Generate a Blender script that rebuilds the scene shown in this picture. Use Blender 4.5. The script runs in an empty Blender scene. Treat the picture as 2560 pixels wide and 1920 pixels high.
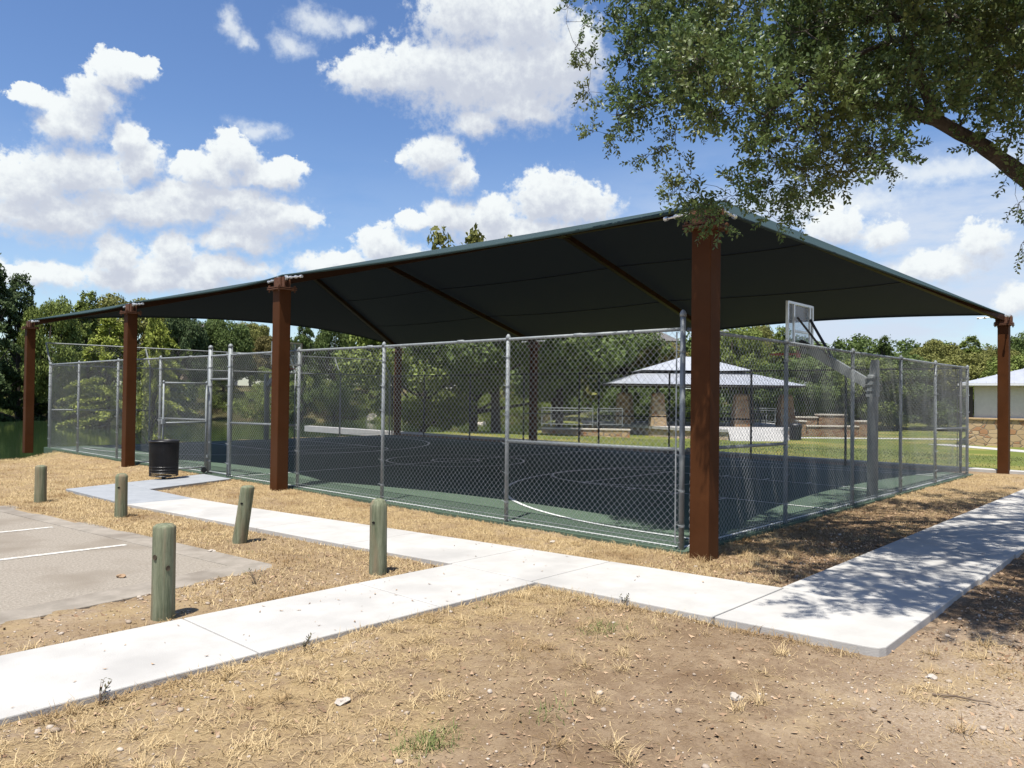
import bpy, bmesh, math, random
import numpy as np
from mathutils import Vector, Matrix

S = bpy.context.scene
COL = S.collection
R_ = math.radians

# ---------------------------------------------------------------- camera
CAM = (-7.5973, -4.4250, 1.66)
cd = bpy.data.cameras.new('camera')
cam = bpy.data.objects.new('camera', cd)
COL.objects.link(cam)
right = Vector((0.67838385, -0.7346135, 0.01176251))
down = Vector((0.01922088, 0.00174079, -0.99981375))
fwd = Vector((0.7344562, 0.67848359, 0.01530084))
m = Matrix.Identity(4)
for i in range(3):
    m[i][0] = right[i]; m[i][1] = -down[i]; m[i][2] = -fwd[i]; m[i][3] = CAM[i]
cam.matrix_world = m
cd.sensor_width = 36.0
cd.lens = 27.405
cd.clip_start = 0.05
cd.clip_end = 6000
S.camera = cam
S.render.resolution_x = 1024
S.render.resolution_y = 768

# ---------------------------------------------------------------- light
SUN_EL = R_(70.5)
SDIR = Vector((0.94 * math.cos(SUN_EL), 0.342 * math.cos(SUN_EL), -math.sin(SUN_EL)))   # the way the light travels
sl = bpy.data.lights.new('sun', 'SUN')
sl.energy = 4.6
sl.angle = R_(0.53)
sl.color = (1.0, 0.955, 0.88)
sun = bpy.data.objects.new('sun', sl)
COL.objects.link(sun)
sun.rotation_euler = SDIR.to_track_quat('-Z', 'Y').to_euler()
S.view_settings.view_transform = 'Standard'
S.view_settings.look = 'None'
S.view_settings.gamma = 1.0
S.view_settings.exposure = 0.8

# ---------------------------------------------------------------- sky
W = bpy.data.worlds.new('World')
S.world = W
W.use_nodes = True
nt = W.node_tree
nt.nodes.clear()


def N(tree, typ, **kw):
    n = tree.nodes.new(typ)
    for k, v in kw.items():
        setattr(n, k, v)
    return n


def mth(tree, op, a, b=None, c=None, clamp=False):
    n = N(tree, 'ShaderNodeMath', operation=op, use_clamp=clamp)
    for i, v in enumerate((a, b, c)):
        if v is None:
            continue
        if isinstance(v, (int, float)):
            n.inputs[i].default_value = v
        else:
            tree.links.new(v, n.inputs[i])
    return n.outputs[0]


def vmth(tree, op, a, b=None):
    n = N(tree, 'ShaderNodeVectorMath', operation=op)
    for i, v in enumerate((a, b)):
        if v is None:
            continue
        if isinstance(v, (tuple, list)):
            n.inputs[i].default_value = v
        else:
            tree.links.new(v, n.inputs[i])
    return n.outputs['Value'] if op == 'LENGTH' else n.outputs[0]


# clouds: (azimuth, elevation, half width, half height) in degrees, strength
CLOUDS = [(69.0,20.6,1.3,0.7,1.0),(70.1,19.9,1.4,1.2,1.0),(71.1,18.2,1.6,1.6,1.0),(72.5,16.6,2.2,1.4,1.0),(74.8,17.8,0.9,0.6,1.0),(74.8,12.4,2.4,1.8,1.0),(72.0,13.6,3.0,1.9,1.0),(69.2,16.2,1.0,1.1,1.0),(68.6,14.8,1.5,1.5,1.0),(73.5,10.9,4.3,1.5,1.0),(68.9,12.0,4.9,1.4,1.0),(65.2,12.4,2.8,1.0,1.0),(62.5,15.9,1.6,1.5,1.0),(64.3,14.7,2.3,1.2,1.0),(60.9,14.9,2.6,1.1,1.0),(59.0,15.0,1.1,1.1,1.0),(63.7,13.3,4.8,1.0,1.0),(60.8,11.9,3.3,1.6,1.0),(58.4,12.3,1.8,0.8,1.0),(62.1,10.5,2.9,1.1,1.0),(69.8,8.8,1.4,1.5,1.0),(66.4,9.2,1.5,1.6,1.0),(63.1,8.5,3.2,1.1,1.0),(65.9,7.8,4.4,1.2,1.0),(68.8,7.6,2.9,1.2,1.0),(52.2,10.5,1.9,1.5,1.0),(55.0,9.0,3.4,1.1,1.0),(51.0,9.7,2.3,1.1,1.0),(48.7,16.9,2.1,1.6,1.0),(46.7,15.7,1.3,1.1,1.0),(50.8,16.8,1.3,0.6,0.7),(46.3,26.1,3.5,2.4,1.0),(42.2,25.7,3.3,2.6,1.0),(52.7,21.9,3.2,1.5,1.0),(48.6,22.5,4.4,2.0,1.0),(45.4,22.1,5.9,2.8,1.0),(41.2,22.7,4.4,3.2,1.0),(45.6,19.3,2.1,1.1,1.0),(38.3,23.4,1.8,2.7,1.0),(42.4,20.4,3.8,1.3,1.0),(47.4,12.8,2.1,1.6,1.0),(49.6,12.6,1.6,0.7,1.0),(44.3,12.9,1.8,1.4,1.0),(40.2,14.0,2.6,2.0,1.0),(37.6,13.6,2.3,1.7,1.0),(42.3,11.9,6.5,1.4,1.0),(20.2,11.5,2.7,1.8,0.8),(17.3,10.8,1.8,1.3,0.8),(23.6,10.4,2.8,1.1,0.8),(14.0,8.5,3.5,1.3,0.8),(11.6,9.8,1.8,1.6,0.8),(9.9,6.3,1.6,1.2,0.8),(74.0,7.2,3.3,1.2,0.8)]
WISPS = [(63.0, 24.2, 1.1, 1.5, 1), (62.1, 23.3, 0.9, 0.9, 1), (58.8, 23.4, 2.2, 1.2, 1), (57.2, 25.0, 3.0, 1.0, 1), (54.6, 24.9, 1.8, 0.7, 1), (61.2, 17.9, 2.6, 0.9, 1), (20.5, 13.2, 7, 1.1, 1), (14.0, 14.6, 7, 1.3, 1)]

grp = bpy.data.node_groups.new('cloud_field', 'ShaderNodeTree')
grp.interface.new_socket('P', in_out='INPUT', socket_type='NodeSocketVector')
grp.interface.new_socket('F', in_out='OUTPUT', socket_type='NodeSocketFloat')
gi = N(grp, 'NodeGroupInput'); go = N(grp, 'NodeGroupOutput')
acc = None
for (az, el, ra, re, st) in CLOUDS:
    d = vmth(grp, 'SUBTRACT', gi.outputs[0], (az, el, 0))
    d = vmth(grp, 'MULTIPLY', d, (1 / (ra * 1.36), 1 / (re * 1.36), 0))
    v = mth(grp, 'SUBTRACT', st, vmth(grp, 'LENGTH', d))
    acc = v if acc is None else mth(grp, 'SMOOTH_MAX', acc, v, 0.22)
grp.links.new(acc, go.inputs[0])

wacc = None
L = nt.links.new
tc = N(nt, 'ShaderNodeTexCoord')
sep = N(nt, 'ShaderNodeSeparateXYZ'); L(tc.outputs['Generated'], sep.inputs[0])
azn = mth(nt, 'MULTIPLY', mth(nt, 'ARCTAN2', sep.outputs[1], sep.outputs[0]), 180 / math.pi)
eln = mth(nt, 'MULTIPLY', mth(nt, 'ARCSINE', sep.outputs[2]), 180 / math.pi)
comb = N(nt, 'ShaderNodeCombineXYZ'); L(azn, comb.inputs[0]); L(eln, comb.inputs[1])
n1 = N(nt, 'ShaderNodeTexNoise'); n1.inputs['Scale'].default_value = 0.42; n1.inputs['Detail'].default_value = 7; n1.inputs['Roughness'].default_value = 0.62
L(comb.outputs[0], n1.inputs['Vector'])
warp = vmth(nt, 'SUBTRACT', n1.outputs['Color'], (0.5, 0.5, 0.5))
warp = vmth(nt, 'MULTIPLY', warp, (2.6, 2.0, 0))
pw = vmth(nt, 'ADD', comb.outputs[0], warp)
g1 = N(nt, 'ShaderNodeGroup'); g1.node_tree = grp; L(pw, g1.inputs[0])
g2 = N(nt, 'ShaderNodeGroup'); g2.node_tree = grp; L(vmth(nt, 'ADD', pw, (0.25, 1.05, 0)), g2.inputs[0])
n2 = N(nt, 'ShaderNodeTexNoise'); n2.inputs['Scale'].default_value = 1.5; n2.inputs['Detail'].default_value = 8; n2.inputs['Roughness'].default_value = 0.6
L(comb.outputs[0], n2.inputs['Vector'])
n2c = mth(nt, 'SUBTRACT', n2.outputs['Fac'], 0.5)
dens = mth(nt, 'ADD', g1.outputs[0], mth(nt, 'MULTIPLY', n2c, 1.05))
mask = N(nt, 'ShaderNodeMapRange', interpolation_type='SMOOTHSTEP'); L(dens, mask.inputs[0])
mask.inputs[1].default_value = 0.0
wid = mth(nt, 'MAXIMUM', 0.16, mth(nt, 'MINIMUM', 0.85, mth(nt, 'MULTIPLY_ADD', mth(nt, 'SUBTRACT', g2.outputs[0], g1.outputs[0]), 0.7, 0.56)))
L(wid, mask.inputs[2])
for (az, el, ra, re, st) in WISPS:
    d = vmth(nt, 'MULTIPLY', vmth(nt, 'SUBTRACT', pw, (az, el, 0)), (1 / ra, 1 / re, 0))
    v = mth(nt, 'SUBTRACT', 1.0, vmth(nt, 'LENGTH', d))
    wacc = v if wacc is None else mth(nt, 'SMOOTH_MAX', wacc, v, 0.2)
wm = N(nt, 'ShaderNodeMapRange', interpolation_type='SMOOTHSTEP'); wm.inputs[1].default_value = 0.0; wm.inputs[2].default_value = 0.95; wm.inputs[4].default_value = 0.72
L(mth(nt, 'ADD', wacc, mth(nt, 'MULTIPLY', n2c, 0.9)), wm.inputs[0])
# thin haze of high cloud low in the east
n3 = N(nt, 'ShaderNodeTexNoise'); n3.inputs['Scale'].default_value = 0.16; n3.inputs['Detail'].default_value = 6; n3.inputs['Roughness'].default_value = 0.6
vs = vmth(nt, 'MULTIPLY', comb.outputs[0], (0.7, 2.2, 0)); L(vs, n3.inputs['Vector'])
hz = N(nt, 'ShaderNodeMapRange', interpolation_type='SMOOTHSTEP'); L(n3.outputs['Fac'], hz.inputs[0])
hz.inputs[1].default_value = 0.27; hz.inputs[2].default_value = 0.62
azr = N(nt, 'ShaderNodeMapRange', interpolation_type='SMOOTHSTEP'); L(azn, azr.inputs[0])
azr.inputs[1].default_value = 42; azr.inputs[2].default_value = 22; azr.inputs[3].default_value = 0.12; azr.inputs[4].default_value = 0.95
elr = N(nt, 'ShaderNodeMapRange', interpolation_type='SMOOTHSTEP'); L(eln, elr.inputs[0])
elr.inputs[1].default_value = 19; elr.inputs[2].default_value = 11
haze = mth(nt, 'MULTIPLY', mth(nt, 'MULTIPLY', hz.outputs[0], azr.outputs[0]), elr.outputs[0])
# shade inside the clouds: thick and low parts turn grey-lilac
sh = mth(nt, 'SUBTRACT', g2.outputs[0], mth(nt, 'MULTIPLY', g1.outputs[0], 0.25))
sh = mth(nt, 'ADD', sh, mth(nt, 'MULTIPLY', n2c, 1.1))
shm = N(nt, 'ShaderNodeMapRange', interpolation_type='SMOOTHSTEP'); L(sh, shm.inputs[0])
shm.inputs[1].default_value = -0.15; shm.inputs[2].default_value = 0.75
ccol = N(nt, 'ShaderNodeMix', data_type='RGBA'); L(shm.outputs[0], ccol.inputs[0])
ccol.inputs[6].default_value = (0.53, 0.555, 0.56, 1); ccol.inputs[7].default_value = (0.345, 0.37, 0.425, 1)
sky = N(nt, 'ShaderNodeTexSky', sky_type='NISHITA', sun_disc=False)
sky.sun_elevation = SUN_EL
sky.sun_rotation = math.atan2(-SDIR.x, -SDIR.y)
sky.altitude = 200; sky.air_density = 1.0; sky.dust_density = 0.6; sky.ozone_density = 2.5
bg = N(nt, 'ShaderNodeBackground'); bg.inputs[1].default_value = 0.091
hs = N(nt, 'ShaderNodeHueSaturation'); hs.inputs['Saturation'].default_value = 1.14; hs.inputs['Hue'].default_value = 0.507
L(sky.outputs[0], hs.inputs['Color']); L(hs.outputs[0], bg.inputs[0])
bgh = N(nt, 'ShaderNodeBackground'); bgh.inputs[0].default_value = (0.38, 0.43, 0.51, 1); bgh.inputs[1].default_value = 1.0
bgc = N(nt, 'ShaderNodeBackground'); L(ccol.outputs[2], bgc.inputs[0]); bgc.inputs[1].default_value = 1.0
mx0 = N(nt, 'ShaderNodeMixShader'); L(haze, mx0.inputs[0]); L(bg.outputs[0], mx0.inputs[1]); L(bgh.outputs[0], mx0.inputs[2])
mx1 = N(nt, 'ShaderNodeMixShader'); L(mth(nt, 'MAXIMUM', mask.outputs[0], wm.outputs[0]), mx1.inputs[0]); L(mx0.outputs[0], mx1.inputs[1]); L(bgc.outputs[0], mx1.inputs[2])
wo = N(nt, 'ShaderNodeOutputWorld'); L(mx1.outputs[0], wo.inputs[0])

# ---------------------------------------------------------------- helpers
MATS = {}


def mat(name, c1, c2=None, scale=6.0, detail=6, lo=0.35, hi=0.65, rough=0.85, bump=0.0, bscale=None, metal=0.0, spec=0.4,
        stretch=None, c3=None, s3=0.6, island=False, objcol=False, transl=0.0):
    """Principled surface whose own colour wanders between c1 and c2 (and c3 in broad patches)."""
    mt = bpy.data.materials.new(name)
    mt.use_nodes = True
    t = mt.node_tree
    b = t.nodes['Principled BSDF']
    b.inputs['Roughness'].default_value = rough
    b.inputs['Metallic'].default_value = metal
    b.inputs['Specular IOR Level'].default_value = spec
    co = N(t, 'ShaderNodeTexCoord')
    vec = co.outputs['Object']
    if stretch:
        vec = vmth(t, 'MULTIPLY', vec, stretch)
    no = N(t, 'ShaderNodeTexNoise')
    no.inputs['Scale'].default_value = scale; no.inputs['Detail'].default_value = detail; no.inputs['Roughness'].default_value = 0.65
    t.links.new(vec, no.inputs['Vector'])
    fac = no.outputs['Fac']
    if island:
        ge = N(t, 'ShaderNodeNewGeometry')
        fac = mth(t, 'ADD', mth(t, 'MULTIPLY', ge.outputs['Random Per Island'], 0.6), mth(t, 'MULTIPLY', fac, 0.4))
    mr = N(t, 'ShaderNodeMapRange'); mr.inputs[1].default_value = lo; mr.inputs[2].default_value = hi
    t.links.new(fac, mr.inputs[0])
    mx = N(t, 'ShaderNodeMix', data_type='RGBA')
    mx.inputs[6].default_value = (*c1, 1); mx.inputs[7].default_value = (*(c2 or c1), 1)
    t.links.new(mr.outputs[0], mx.inputs[0])
    col = mx.outputs[2]
    if c3:
        n3 = N(t, 'ShaderNodeTexNoise'); n3.inputs['Scale'].default_value = s3; n3.inputs['Detail'].default_value = 4
        t.links.new(vec, n3.inputs['Vector'])
        m3 = N(t, 'ShaderNodeMapRange'); m3.inputs[1].default_value = 0.5; m3.inputs[2].default_value = 0.68
        t.links.new(n3.outputs['Fac'], m3.inputs[0])
        x3 = N(t, 'ShaderNodeMix', data_type='RGBA'); x3.inputs[7].default_value = (*c3, 1)
        t.links.new(m3.outputs[0], x3.inputs[0]); t.links.new(col, x3.inputs[6])
        col = x3.outputs[2]
    if objcol:
        oi = N(t, 'ShaderNodeObjectInfo')
        x4 = N(t, 'ShaderNodeMix', data_type='RGBA', blend_type='MULTIPLY'); x4.inputs[0].default_value = 1
        t.links.new(col, x4.inputs[6]); t.links.new(oi.outputs['Color'], x4.inputs[7])
        col = x4.outputs[2]
    t.links.new(col, b.inputs['Base Color'])
    if bump:
        nb = N(t, 'ShaderNodeTexNoise'); nb.inputs['Scale'].default_value = bscale or scale * 3; nb.inputs['Detail'].default_value = 5
        t.links.new(vec, nb.inputs['Vector'])
        bp = N(t, 'ShaderNodeBump'); bp.inputs['Strength'].default_value = bump; bp.inputs['Distance'].default_value = 0.02
        t.links.new(nb.outputs['Fac'], bp.inputs['Height']); t.links.new(bp.outputs[0], b.inputs['Normal'])
    if transl:
        tr = N(t, 'ShaderNodeBsdfTranslucent'); t.links.new(col, tr.inputs[0])
        ms = N(t, 'ShaderNodeMixShader'); ms.inputs[0].default_value = transl
        t.links.new(b.outputs[0], ms.inputs[1]); t.links.new(tr.outputs[0], ms.inputs[2])
        t.links.new(ms.outputs[0], t.nodes['Material Output'].inputs[0])
    MATS[name] = mt
    return mt


def tag(o, label=None, cat=None, group=None, kind=None):
    if label: o['label'] = label
    if cat: o['category'] = cat
    if group: o['group'] = group
    if kind: o['kind'] = kind
    return o


def empty(name, loc=(0, 0, 0), rz=0.0, label=None, cat=None, group=None):
    o = bpy.data.objects.new(name, None)
    COL.objects.link(o)
    o.empty_display_size = 0.1
    o.location = loc
    o.rotation_euler = (0, 0, rz)
    return tag(o, label, cat, group)


def mk(name, verts, faces, mt, parent=None, smooth=False, bevel=0.0, loc=None):
    me = bpy.data.meshes.new(name)
    if isinstance(faces, np.ndarray):
        verts = np.asarray(verts, dtype=np.float32)
        k = faces.shape[1]; nf = len(faces)
        me.vertices.add(len(verts)); me.vertices.foreach_set('co', verts.ravel())
        me.loops.add(nf * k); me.loops.foreach_set('vertex_index', faces.astype(np.int32).ravel())
        me.polygons.add(nf)
        me.polygons.foreach_set('loop_start', np.arange(0, nf * k, k, dtype=np.int32))
        me.update(calc_edges=True)
    else:
        me.from_pydata([tuple(v) for v in verts], [], faces)
    if smooth:
        me.polygons.foreach_set('use_smooth', [True] * len(me.polygons))
    me.materials.append(mt if not isinstance(mt, str) else MATS[mt])
    me.update()
    o = bpy.data.objects.new(name, me)
    COL.objects.link(o)
    if parent: o.parent = parent
    if loc is not None: o.location = loc
    if bevel:
        bv = o.modifiers.new('bevel', 'BEVEL'); bv.width = bevel; bv.segments = 2; bv.limit_method = 'ANGLE'
    return o


class MB:
    """Collects shapes; build() links them as ONE mesh object."""
    def __init__(s): s.v = []; s.f = []

    def add(s, vs, fs):
        n = len(s.v); s.v += [tuple(v) for v in vs]; s.f += [[i + n for i in f] for f in fs]; return s

    def box(s, c, d, rz=0.0, tilt=None):
        M = tilt or Matrix.Rotation(rz, 3, 'Z')
        vs = [Vector(c) + M @ Vector((sx * d[0] / 2, sy * d[1] / 2, sz * d[2] / 2)) for sz in (-1, 1) for sx, sy in ((-1, -1), (1, -1), (1, 1), (-1, 1))]
        return s.add(vs, [[3, 2, 1, 0], [4, 5, 6, 7], [0, 1, 5, 4], [1, 2, 6, 5], [2, 3, 7, 6], [3, 0, 4, 7]])

    def prism(s, poly, z0, z1):
        n = len(poly)
        area = sum(poly[i][0] * poly[(i + 1) % n][1] - poly[(i + 1) % n][0] * poly[i][1] for i in range(n))
        if area < 0: poly = poly[::-1]
        vs = [(x, y, z0) for x, y in poly] + [(x, y, z1) for x, y in poly]
        fs = [list(range(n - 1, -1, -1)), list(range(n, 2 * n))] + [[i, (i + 1) % n, n + (i + 1) % n, n + i] for i in range(n)]
        return s.add(vs, fs)

    def bar(s, a, b, w, h=None):
        """square bar from a to b"""
        a = Vector(a); b = Vector(b); d = (b - a); l = d.length; d.normalize()
        up = Vector((0, 0, 1)) if abs(d.z) < 0.98 else Vector((0, 1, 0))
        x = d.cross(up).normalized(); y = x.cross(d)
        M = Matrix((x, d, y)).transposed()
        return s.box((a + b) / 2, (w, l, h or w), tilt=M)

    def tube(s, path, r, n=8, cap=True):
        P = [Vector(p) for p in path]
        rr = r if isinstance(r, (list, tuple)) else [r] * len(P)
        base = len(s.v); fs = []; vs = []; x = None
        for i, p in enumerate(P):
            d = (P[min(i + 1, len(P) - 1)] - P[max(i - 1, 0)]).normalized()
            if x is None:
                up = Vector((0, 0, 1)) if abs(d.z) < 0.95 else Vector((1, 0, 0))
                x = d.cross(up).normalized()
            x = (x - d * x.dot(d)).normalized(); y = d.cross(x)
            for k in range(n):
                a = 2 * math.pi * k / n
                vs.append(p + (x * math.cos(a) + y * math.sin(a)) * rr[i])
        for i in range(len(P) - 1):
            for k in range(n):
                fs.append([i * n + k, i * n + (k + 1) % n, (i + 1) * n + (k + 1) % n, (i + 1) * n + k])
        if cap:
            fs.append(list(range(n - 1, -1, -1))); fs.append([(len(P) - 1) * n + k for k in range(n)])
        return s.add(vs, fs)

    def lathe(s, prof, c=(0, 0, 0), n=20, axis=None):
        M = axis or Matrix.Identity(3)
        vs = []; fs = []
        for r, z in prof:
            for k in range(n):
                a = 2 * math.pi * k / n
                vs.append(Vector(c) + M @ Vector((r * math.cos(a), r * math.sin(a), z)))
        for i in range(len(prof) - 1):
            for k in range(n):
                fs.append([i * n + k, i * n + (k + 1) % n, (i + 1) * n + (k + 1) % n, (i + 1) * n + k])
        fs.append(list(range(n - 1, -1, -1))); fs.append([(len(prof) - 1) * n + k for k in range(n)])
        return s.add(vs, fs)

    def ball(s, c, r, seed=0, rough=0.25, n=8, m=6):
        rg = random.Random(seed); vs = []; fs = []
        for i in range(m + 1):
            th = math.pi * i / m
            for k in range(n):
                a = 2 * math.pi * k / n; q = 1 + rg.uniform(-rough, rough) * (0 < i < m)
                vs.append((c[0] + r[0] * q * math.sin(th) * math.cos(a), c[1] + r[1] * q * math.sin(th) * math.sin(a), c[2] + r[2] * q * math.cos(th)))
        for i in range(m):
            for k in range(n):
                fs.append([(i + 1) * n + k, (i + 1) * n + (k + 1) % n, i * n + (k + 1) % n, i * n + k])
        return s.add(vs, fs)

    def build(s, name, mt, parent=None, smooth=False, bevel=0.0):
        return mk(name, s.v, s.f, mt, parent, smooth, bevel)


def dup(o, parent=None):
    c = o.copy(); COL.objects.link(c)
    if parent: c.parent = parent
    for ch in list(o.children):
        k = dup(ch, c)
        k.matrix_parent_inverse = ch.matrix_parent_inverse.copy()
    return c


def vnoise(x, y, s=0.0):
    x = np.asarray(x, float); y = np.asarray(y, float)
    ix = np.floor(x); iy = np.floor(y); fx = x - ix; fy = y - iy
    fx = fx * fx * (3 - 2 * fx); fy = fy * fy * (3 - 2 * fy)
    def h(a, b):
        q = np.sin(a * 127.1 + b * 311.7 + s * 74.7) * 43758.5453
        return q - np.floor(q)
    return (h(ix, iy) * (1 - fx) + h(ix + 1, iy) * fx) * (1 - fy) + (h(ix, iy + 1) * (1 - fx) + h(ix + 1, iy + 1) * fx) * fy


def fbm(x, y, s=0.0, o=4):
    t = 0; a = 0.5; n = 0
    for i in range(o):
        t = t + a * vnoise(np.asarray(x) * 2 ** i, np.asarray(y) * 2 ** i, s + i); n += a; a *= 0.5
    return t / n


def sstep(a, b, x):
    t = np.clip((x - a) / (b - a), 0, 1)
    return t * t * (3 - 2 * t)


def sdist(x, y, P):
    """signed distance to polygon, positive inside"""
    x = np.asarray(x, float); y = np.asarray(y, float)
    d = np.full(x.shape, 1e9); ins = np.zeros(x.shape, bool)
    n = len(P)
    for i in range(n):
        x1, y1 = P[i]; x2, y2 = P[(i + 1) % n]
        ex, ey = x2 - x1, y2 - y1
        t = np.clip(((x - x1) * ex + (y - y1) * ey) / (ex * ex + ey * ey), 0, 1)
        d = np.minimum(d, np.hypot(x - x1 - t * ex, y - y1 - t * ey))
        c = (y1 > y) != (y2 > y)
        with np.errstate(divide='ignore', invalid='ignore'):
            ins ^= c & (x < ex * (y - y1) / (ey if ey else 1e-9) + x1)
    return np.where(ins, d, -d)

# ---------------------------------------------------------------- materials
mat('concrete', (0.375, 0.363, 0.338), (0.435, 0.423, 0.396), scale=3.0, rough=0.9, bump=0.15, bscale=90, c3=(0.335, 0.325, 0.305), s3=1.1)
mat('new_concrete', (0.24, 0.255, 0.27), (0.29, 0.305, 0.32), scale=4.0, rough=0.85, bump=0.12, bscale=80)
mat('curb_concrete', (0.36, 0.35, 0.335), (0.44, 0.43, 0.41), scale=5, rough=0.9)
mat('old_concrete', (0.21, 0.185, 0.15), (0.29, 0.255, 0.21), scale=5, rough=0.95, bump=0.3, bscale=60, c3=(0.17, 0.145, 0.115), s3=2.0)
mat('asphalt', (0.20, 0.172, 0.135), (0.345, 0.305, 0.25), scale=45, rough=0.95, bump=0.6, bscale=130, c3=(0.22, 0.187, 0.145), s3=1.3)
mat('road_paint', (0.55, 0.535, 0.49), (0.33, 0.30, 0.25), scale=22, lo=0.45, hi=0.62, rough=0.8)
mat('court_green', (0.066, 0.100, 0.070), (0.078, 0.114, 0.080), scale=2.5, rough=0.75, spec=0.18, bump=0.12, bscale=160, c3=(0.068, 0.094, 0.070), s3=0.7)
mat('line_paint', (0.55, 0.57, 0.56), (0.66, 0.68, 0.66), scale=20, rough=0.6)
mat('brown_steel', (0.058, 0.0215, 0.0075), (0.074, 0.0275, 0.0095), scale=3.0, rough=0.6, spec=0.08, bump=0.03, bscale=40, c3=(0.070, 0.030, 0.013), s3=0.8)
mat('shaded_brown_steel', (0.032, 0.014, 0.007), (0.045, 0.019, 0.009), scale=3.0, rough=0.5, spec=0.2)  # brown paint of the columns, darkened for the shade under the cloth
mat('rusty_steel', (0.075, 0.028, 0.012), (0.12, 0.052, 0.024), scale=14, rough=0.7, metal=0.0, bump=0.2, bscale=60)
mat('galvanised', (0.19, 0.21, 0.215), (0.26, 0.28, 0.285), scale=9, rough=0.55, metal=0.1, spec=0.35)
mat('wire', (0.37, 0.39, 0.395), (0.43, 0.45, 0.455), scale=4, rough=0.5, metal=0.1, spec=0.4)
mat('shaded_wire', (0.03, 0.032, 0.035), (0.045, 0.047, 0.05), scale=4, rough=0.5)  # far fence wire with the canopy's shade put into its colour
mat('dark_post', (0.035, 0.035, 0.037), (0.05, 0.05, 0.053), scale=6, rough=0.5)  # far fence posts: canopy shade put into the colour; hoop struts share it
mat('bright_steel', (0.62, 0.63, 0.63), (0.72, 0.73, 0.73), scale=12, rough=0.3, metal=0.6)
mat('black_steel', (0.012, 0.012, 0.014), (0.02, 0.02, 0.022), scale=8, rough=0.4, spec=0.5)
mat('black_liner', (0.016, 0.016, 0.018), (0.022, 0.022, 0.025), scale=5, rough=0.5)
mat('white_paint', (0.62, 0.62, 0.60), (0.7, 0.7, 0.68), scale=9, rough=0.5)
mat('orange_paint', (0.38, 0.045, 0.02), (0.45, 0.06, 0.03), scale=8, rough=0.45)
mat('treated_wood', (0.075, 0.092, 0.048), (0.235, 0.245, 0.160), scale=2.2, detail=9, lo=0.32, hi=0.68, rough=0.9, bump=0.5, bscale=14, stretch=(14, 14, 0.9), c3=(0.21, 0.17, 0.105), s3=0.9)
mat('knot', (0.045, 0.035, 0.022), (0.07, 0.05, 0.03), scale=30, rough=0.9)
mat('hole', (0.006, 0.005, 0.004), rough=1.0)
mat('limestone', (0.40, 0.31, 0.19), (0.50, 0.41, 0.28), scale=7, rough=0.95, bump=0.4, bscale=20)
mat('cap_stone', (0.52, 0.47, 0.38), (0.60, 0.55, 0.46), scale=5, rough=0.95)
mat('tan_stone_cap', (0.40, 0.28, 0.15), (0.46, 0.33, 0.19), scale=6, rough=0.95)
mat('stucco', (0.50, 0.475, 0.43), (0.55, 0.525, 0.475), scale=5, rough=0.95, bump=0.2, bscale=60)
mat('metal_roof', (0.345, 0.362, 0.39), (0.405, 0.422, 0.45), scale=2, rough=0.4, metal=0.1, spec=0.5)
mat('fascia', (0.030, 0.022, 0.018), (0.04, 0.03, 0.025), scale=4, rough=0.6)
mat('eave_trim', (0.60, 0.60, 0.60), (0.66, 0.66, 0.66), scale=4, rough=0.5)
mat('house_wall', (0.42, 0.34, 0.27), (0.48, 0.39, 0.31), scale=3, rough=0.9)
mat('house_roof', (0.10, 0.095, 0.09), (0.14, 0.13, 0.125), scale=6, rough=0.9)
mat('window_glass', (0.03, 0.035, 0.045), rough=0.1, spec=0.6)
mat('bark', (0.032, 0.026, 0.020), (0.085, 0.071, 0.056), scale=9, rough=0.95, bump=0.9, bscale=18, stretch=(1, 1, 0.45))
mat('far_bark', (0.050, 0.040, 0.032), (0.085, 0.068, 0.055), scale=3, rough=0.95)
mat('dead_leaf', (0.10, 0.052, 0.026), (0.46, 0.32, 0.20), scale=2, island=True, lo=0.15, hi=0.85, rough=0.9)
mat('pebble', (0.26, 0.20, 0.145), (0.50, 0.435, 0.36), scale=2, island=True, lo=0.15, hi=0.85, rough=0.95)
mat('pale_rock', (0.34, 0.30, 0.25), (0.47, 0.425, 0.37), scale=14, rough=0.95, bump=0.6, bscale=30)
mat('straw', (0.28, 0.19, 0.088), (0.68, 0.535, 0.30), scale=0.5, island=True, lo=0.1, hi=0.9, rough=0.8, c3=(0.25, 0.155, 0.065), s3=1.3, transl=0.2)
mat('thatch', (0.105, 0.063, 0.032), (0.37, 0.255, 0.142), scale=0.5, island=True, lo=0.1, hi=0.9, rough=0.9)
mat('green_blade', (0.085, 0.115, 0.03), (0.20, 0.23, 0.07), scale=0.5, island=True, lo=0.1, hi=0.9, rough=0.7, transl=0.2)
mat('weed_leaf', (0.05, 0.055, 0.03), (0.10, 0.09, 0.05), scale=3, island=True, rough=0.8)
mat('twig', (0.10, 0.07, 0.05), (0.19, 0.145, 0.105), scale=8, rough=0.95)
mat('near_leaf', (0.060, 0.104, 0.030), (0.165, 0.225, 0.078), scale=0.9, island=True, lo=0.1, hi=0.9, rough=0.42, spec=0.4, c3=(0.190, 0.205, 0.064), s3=0.8, transl=0.34)
mat('far_leaf', (0.62, 0.62, 0.62), (1.25, 1.25, 1.25), scale=0.35, island=True, lo=0.15, hi=0.85, rough=0.75, spec=0.25, objcol=True, transl=0.22)


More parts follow.
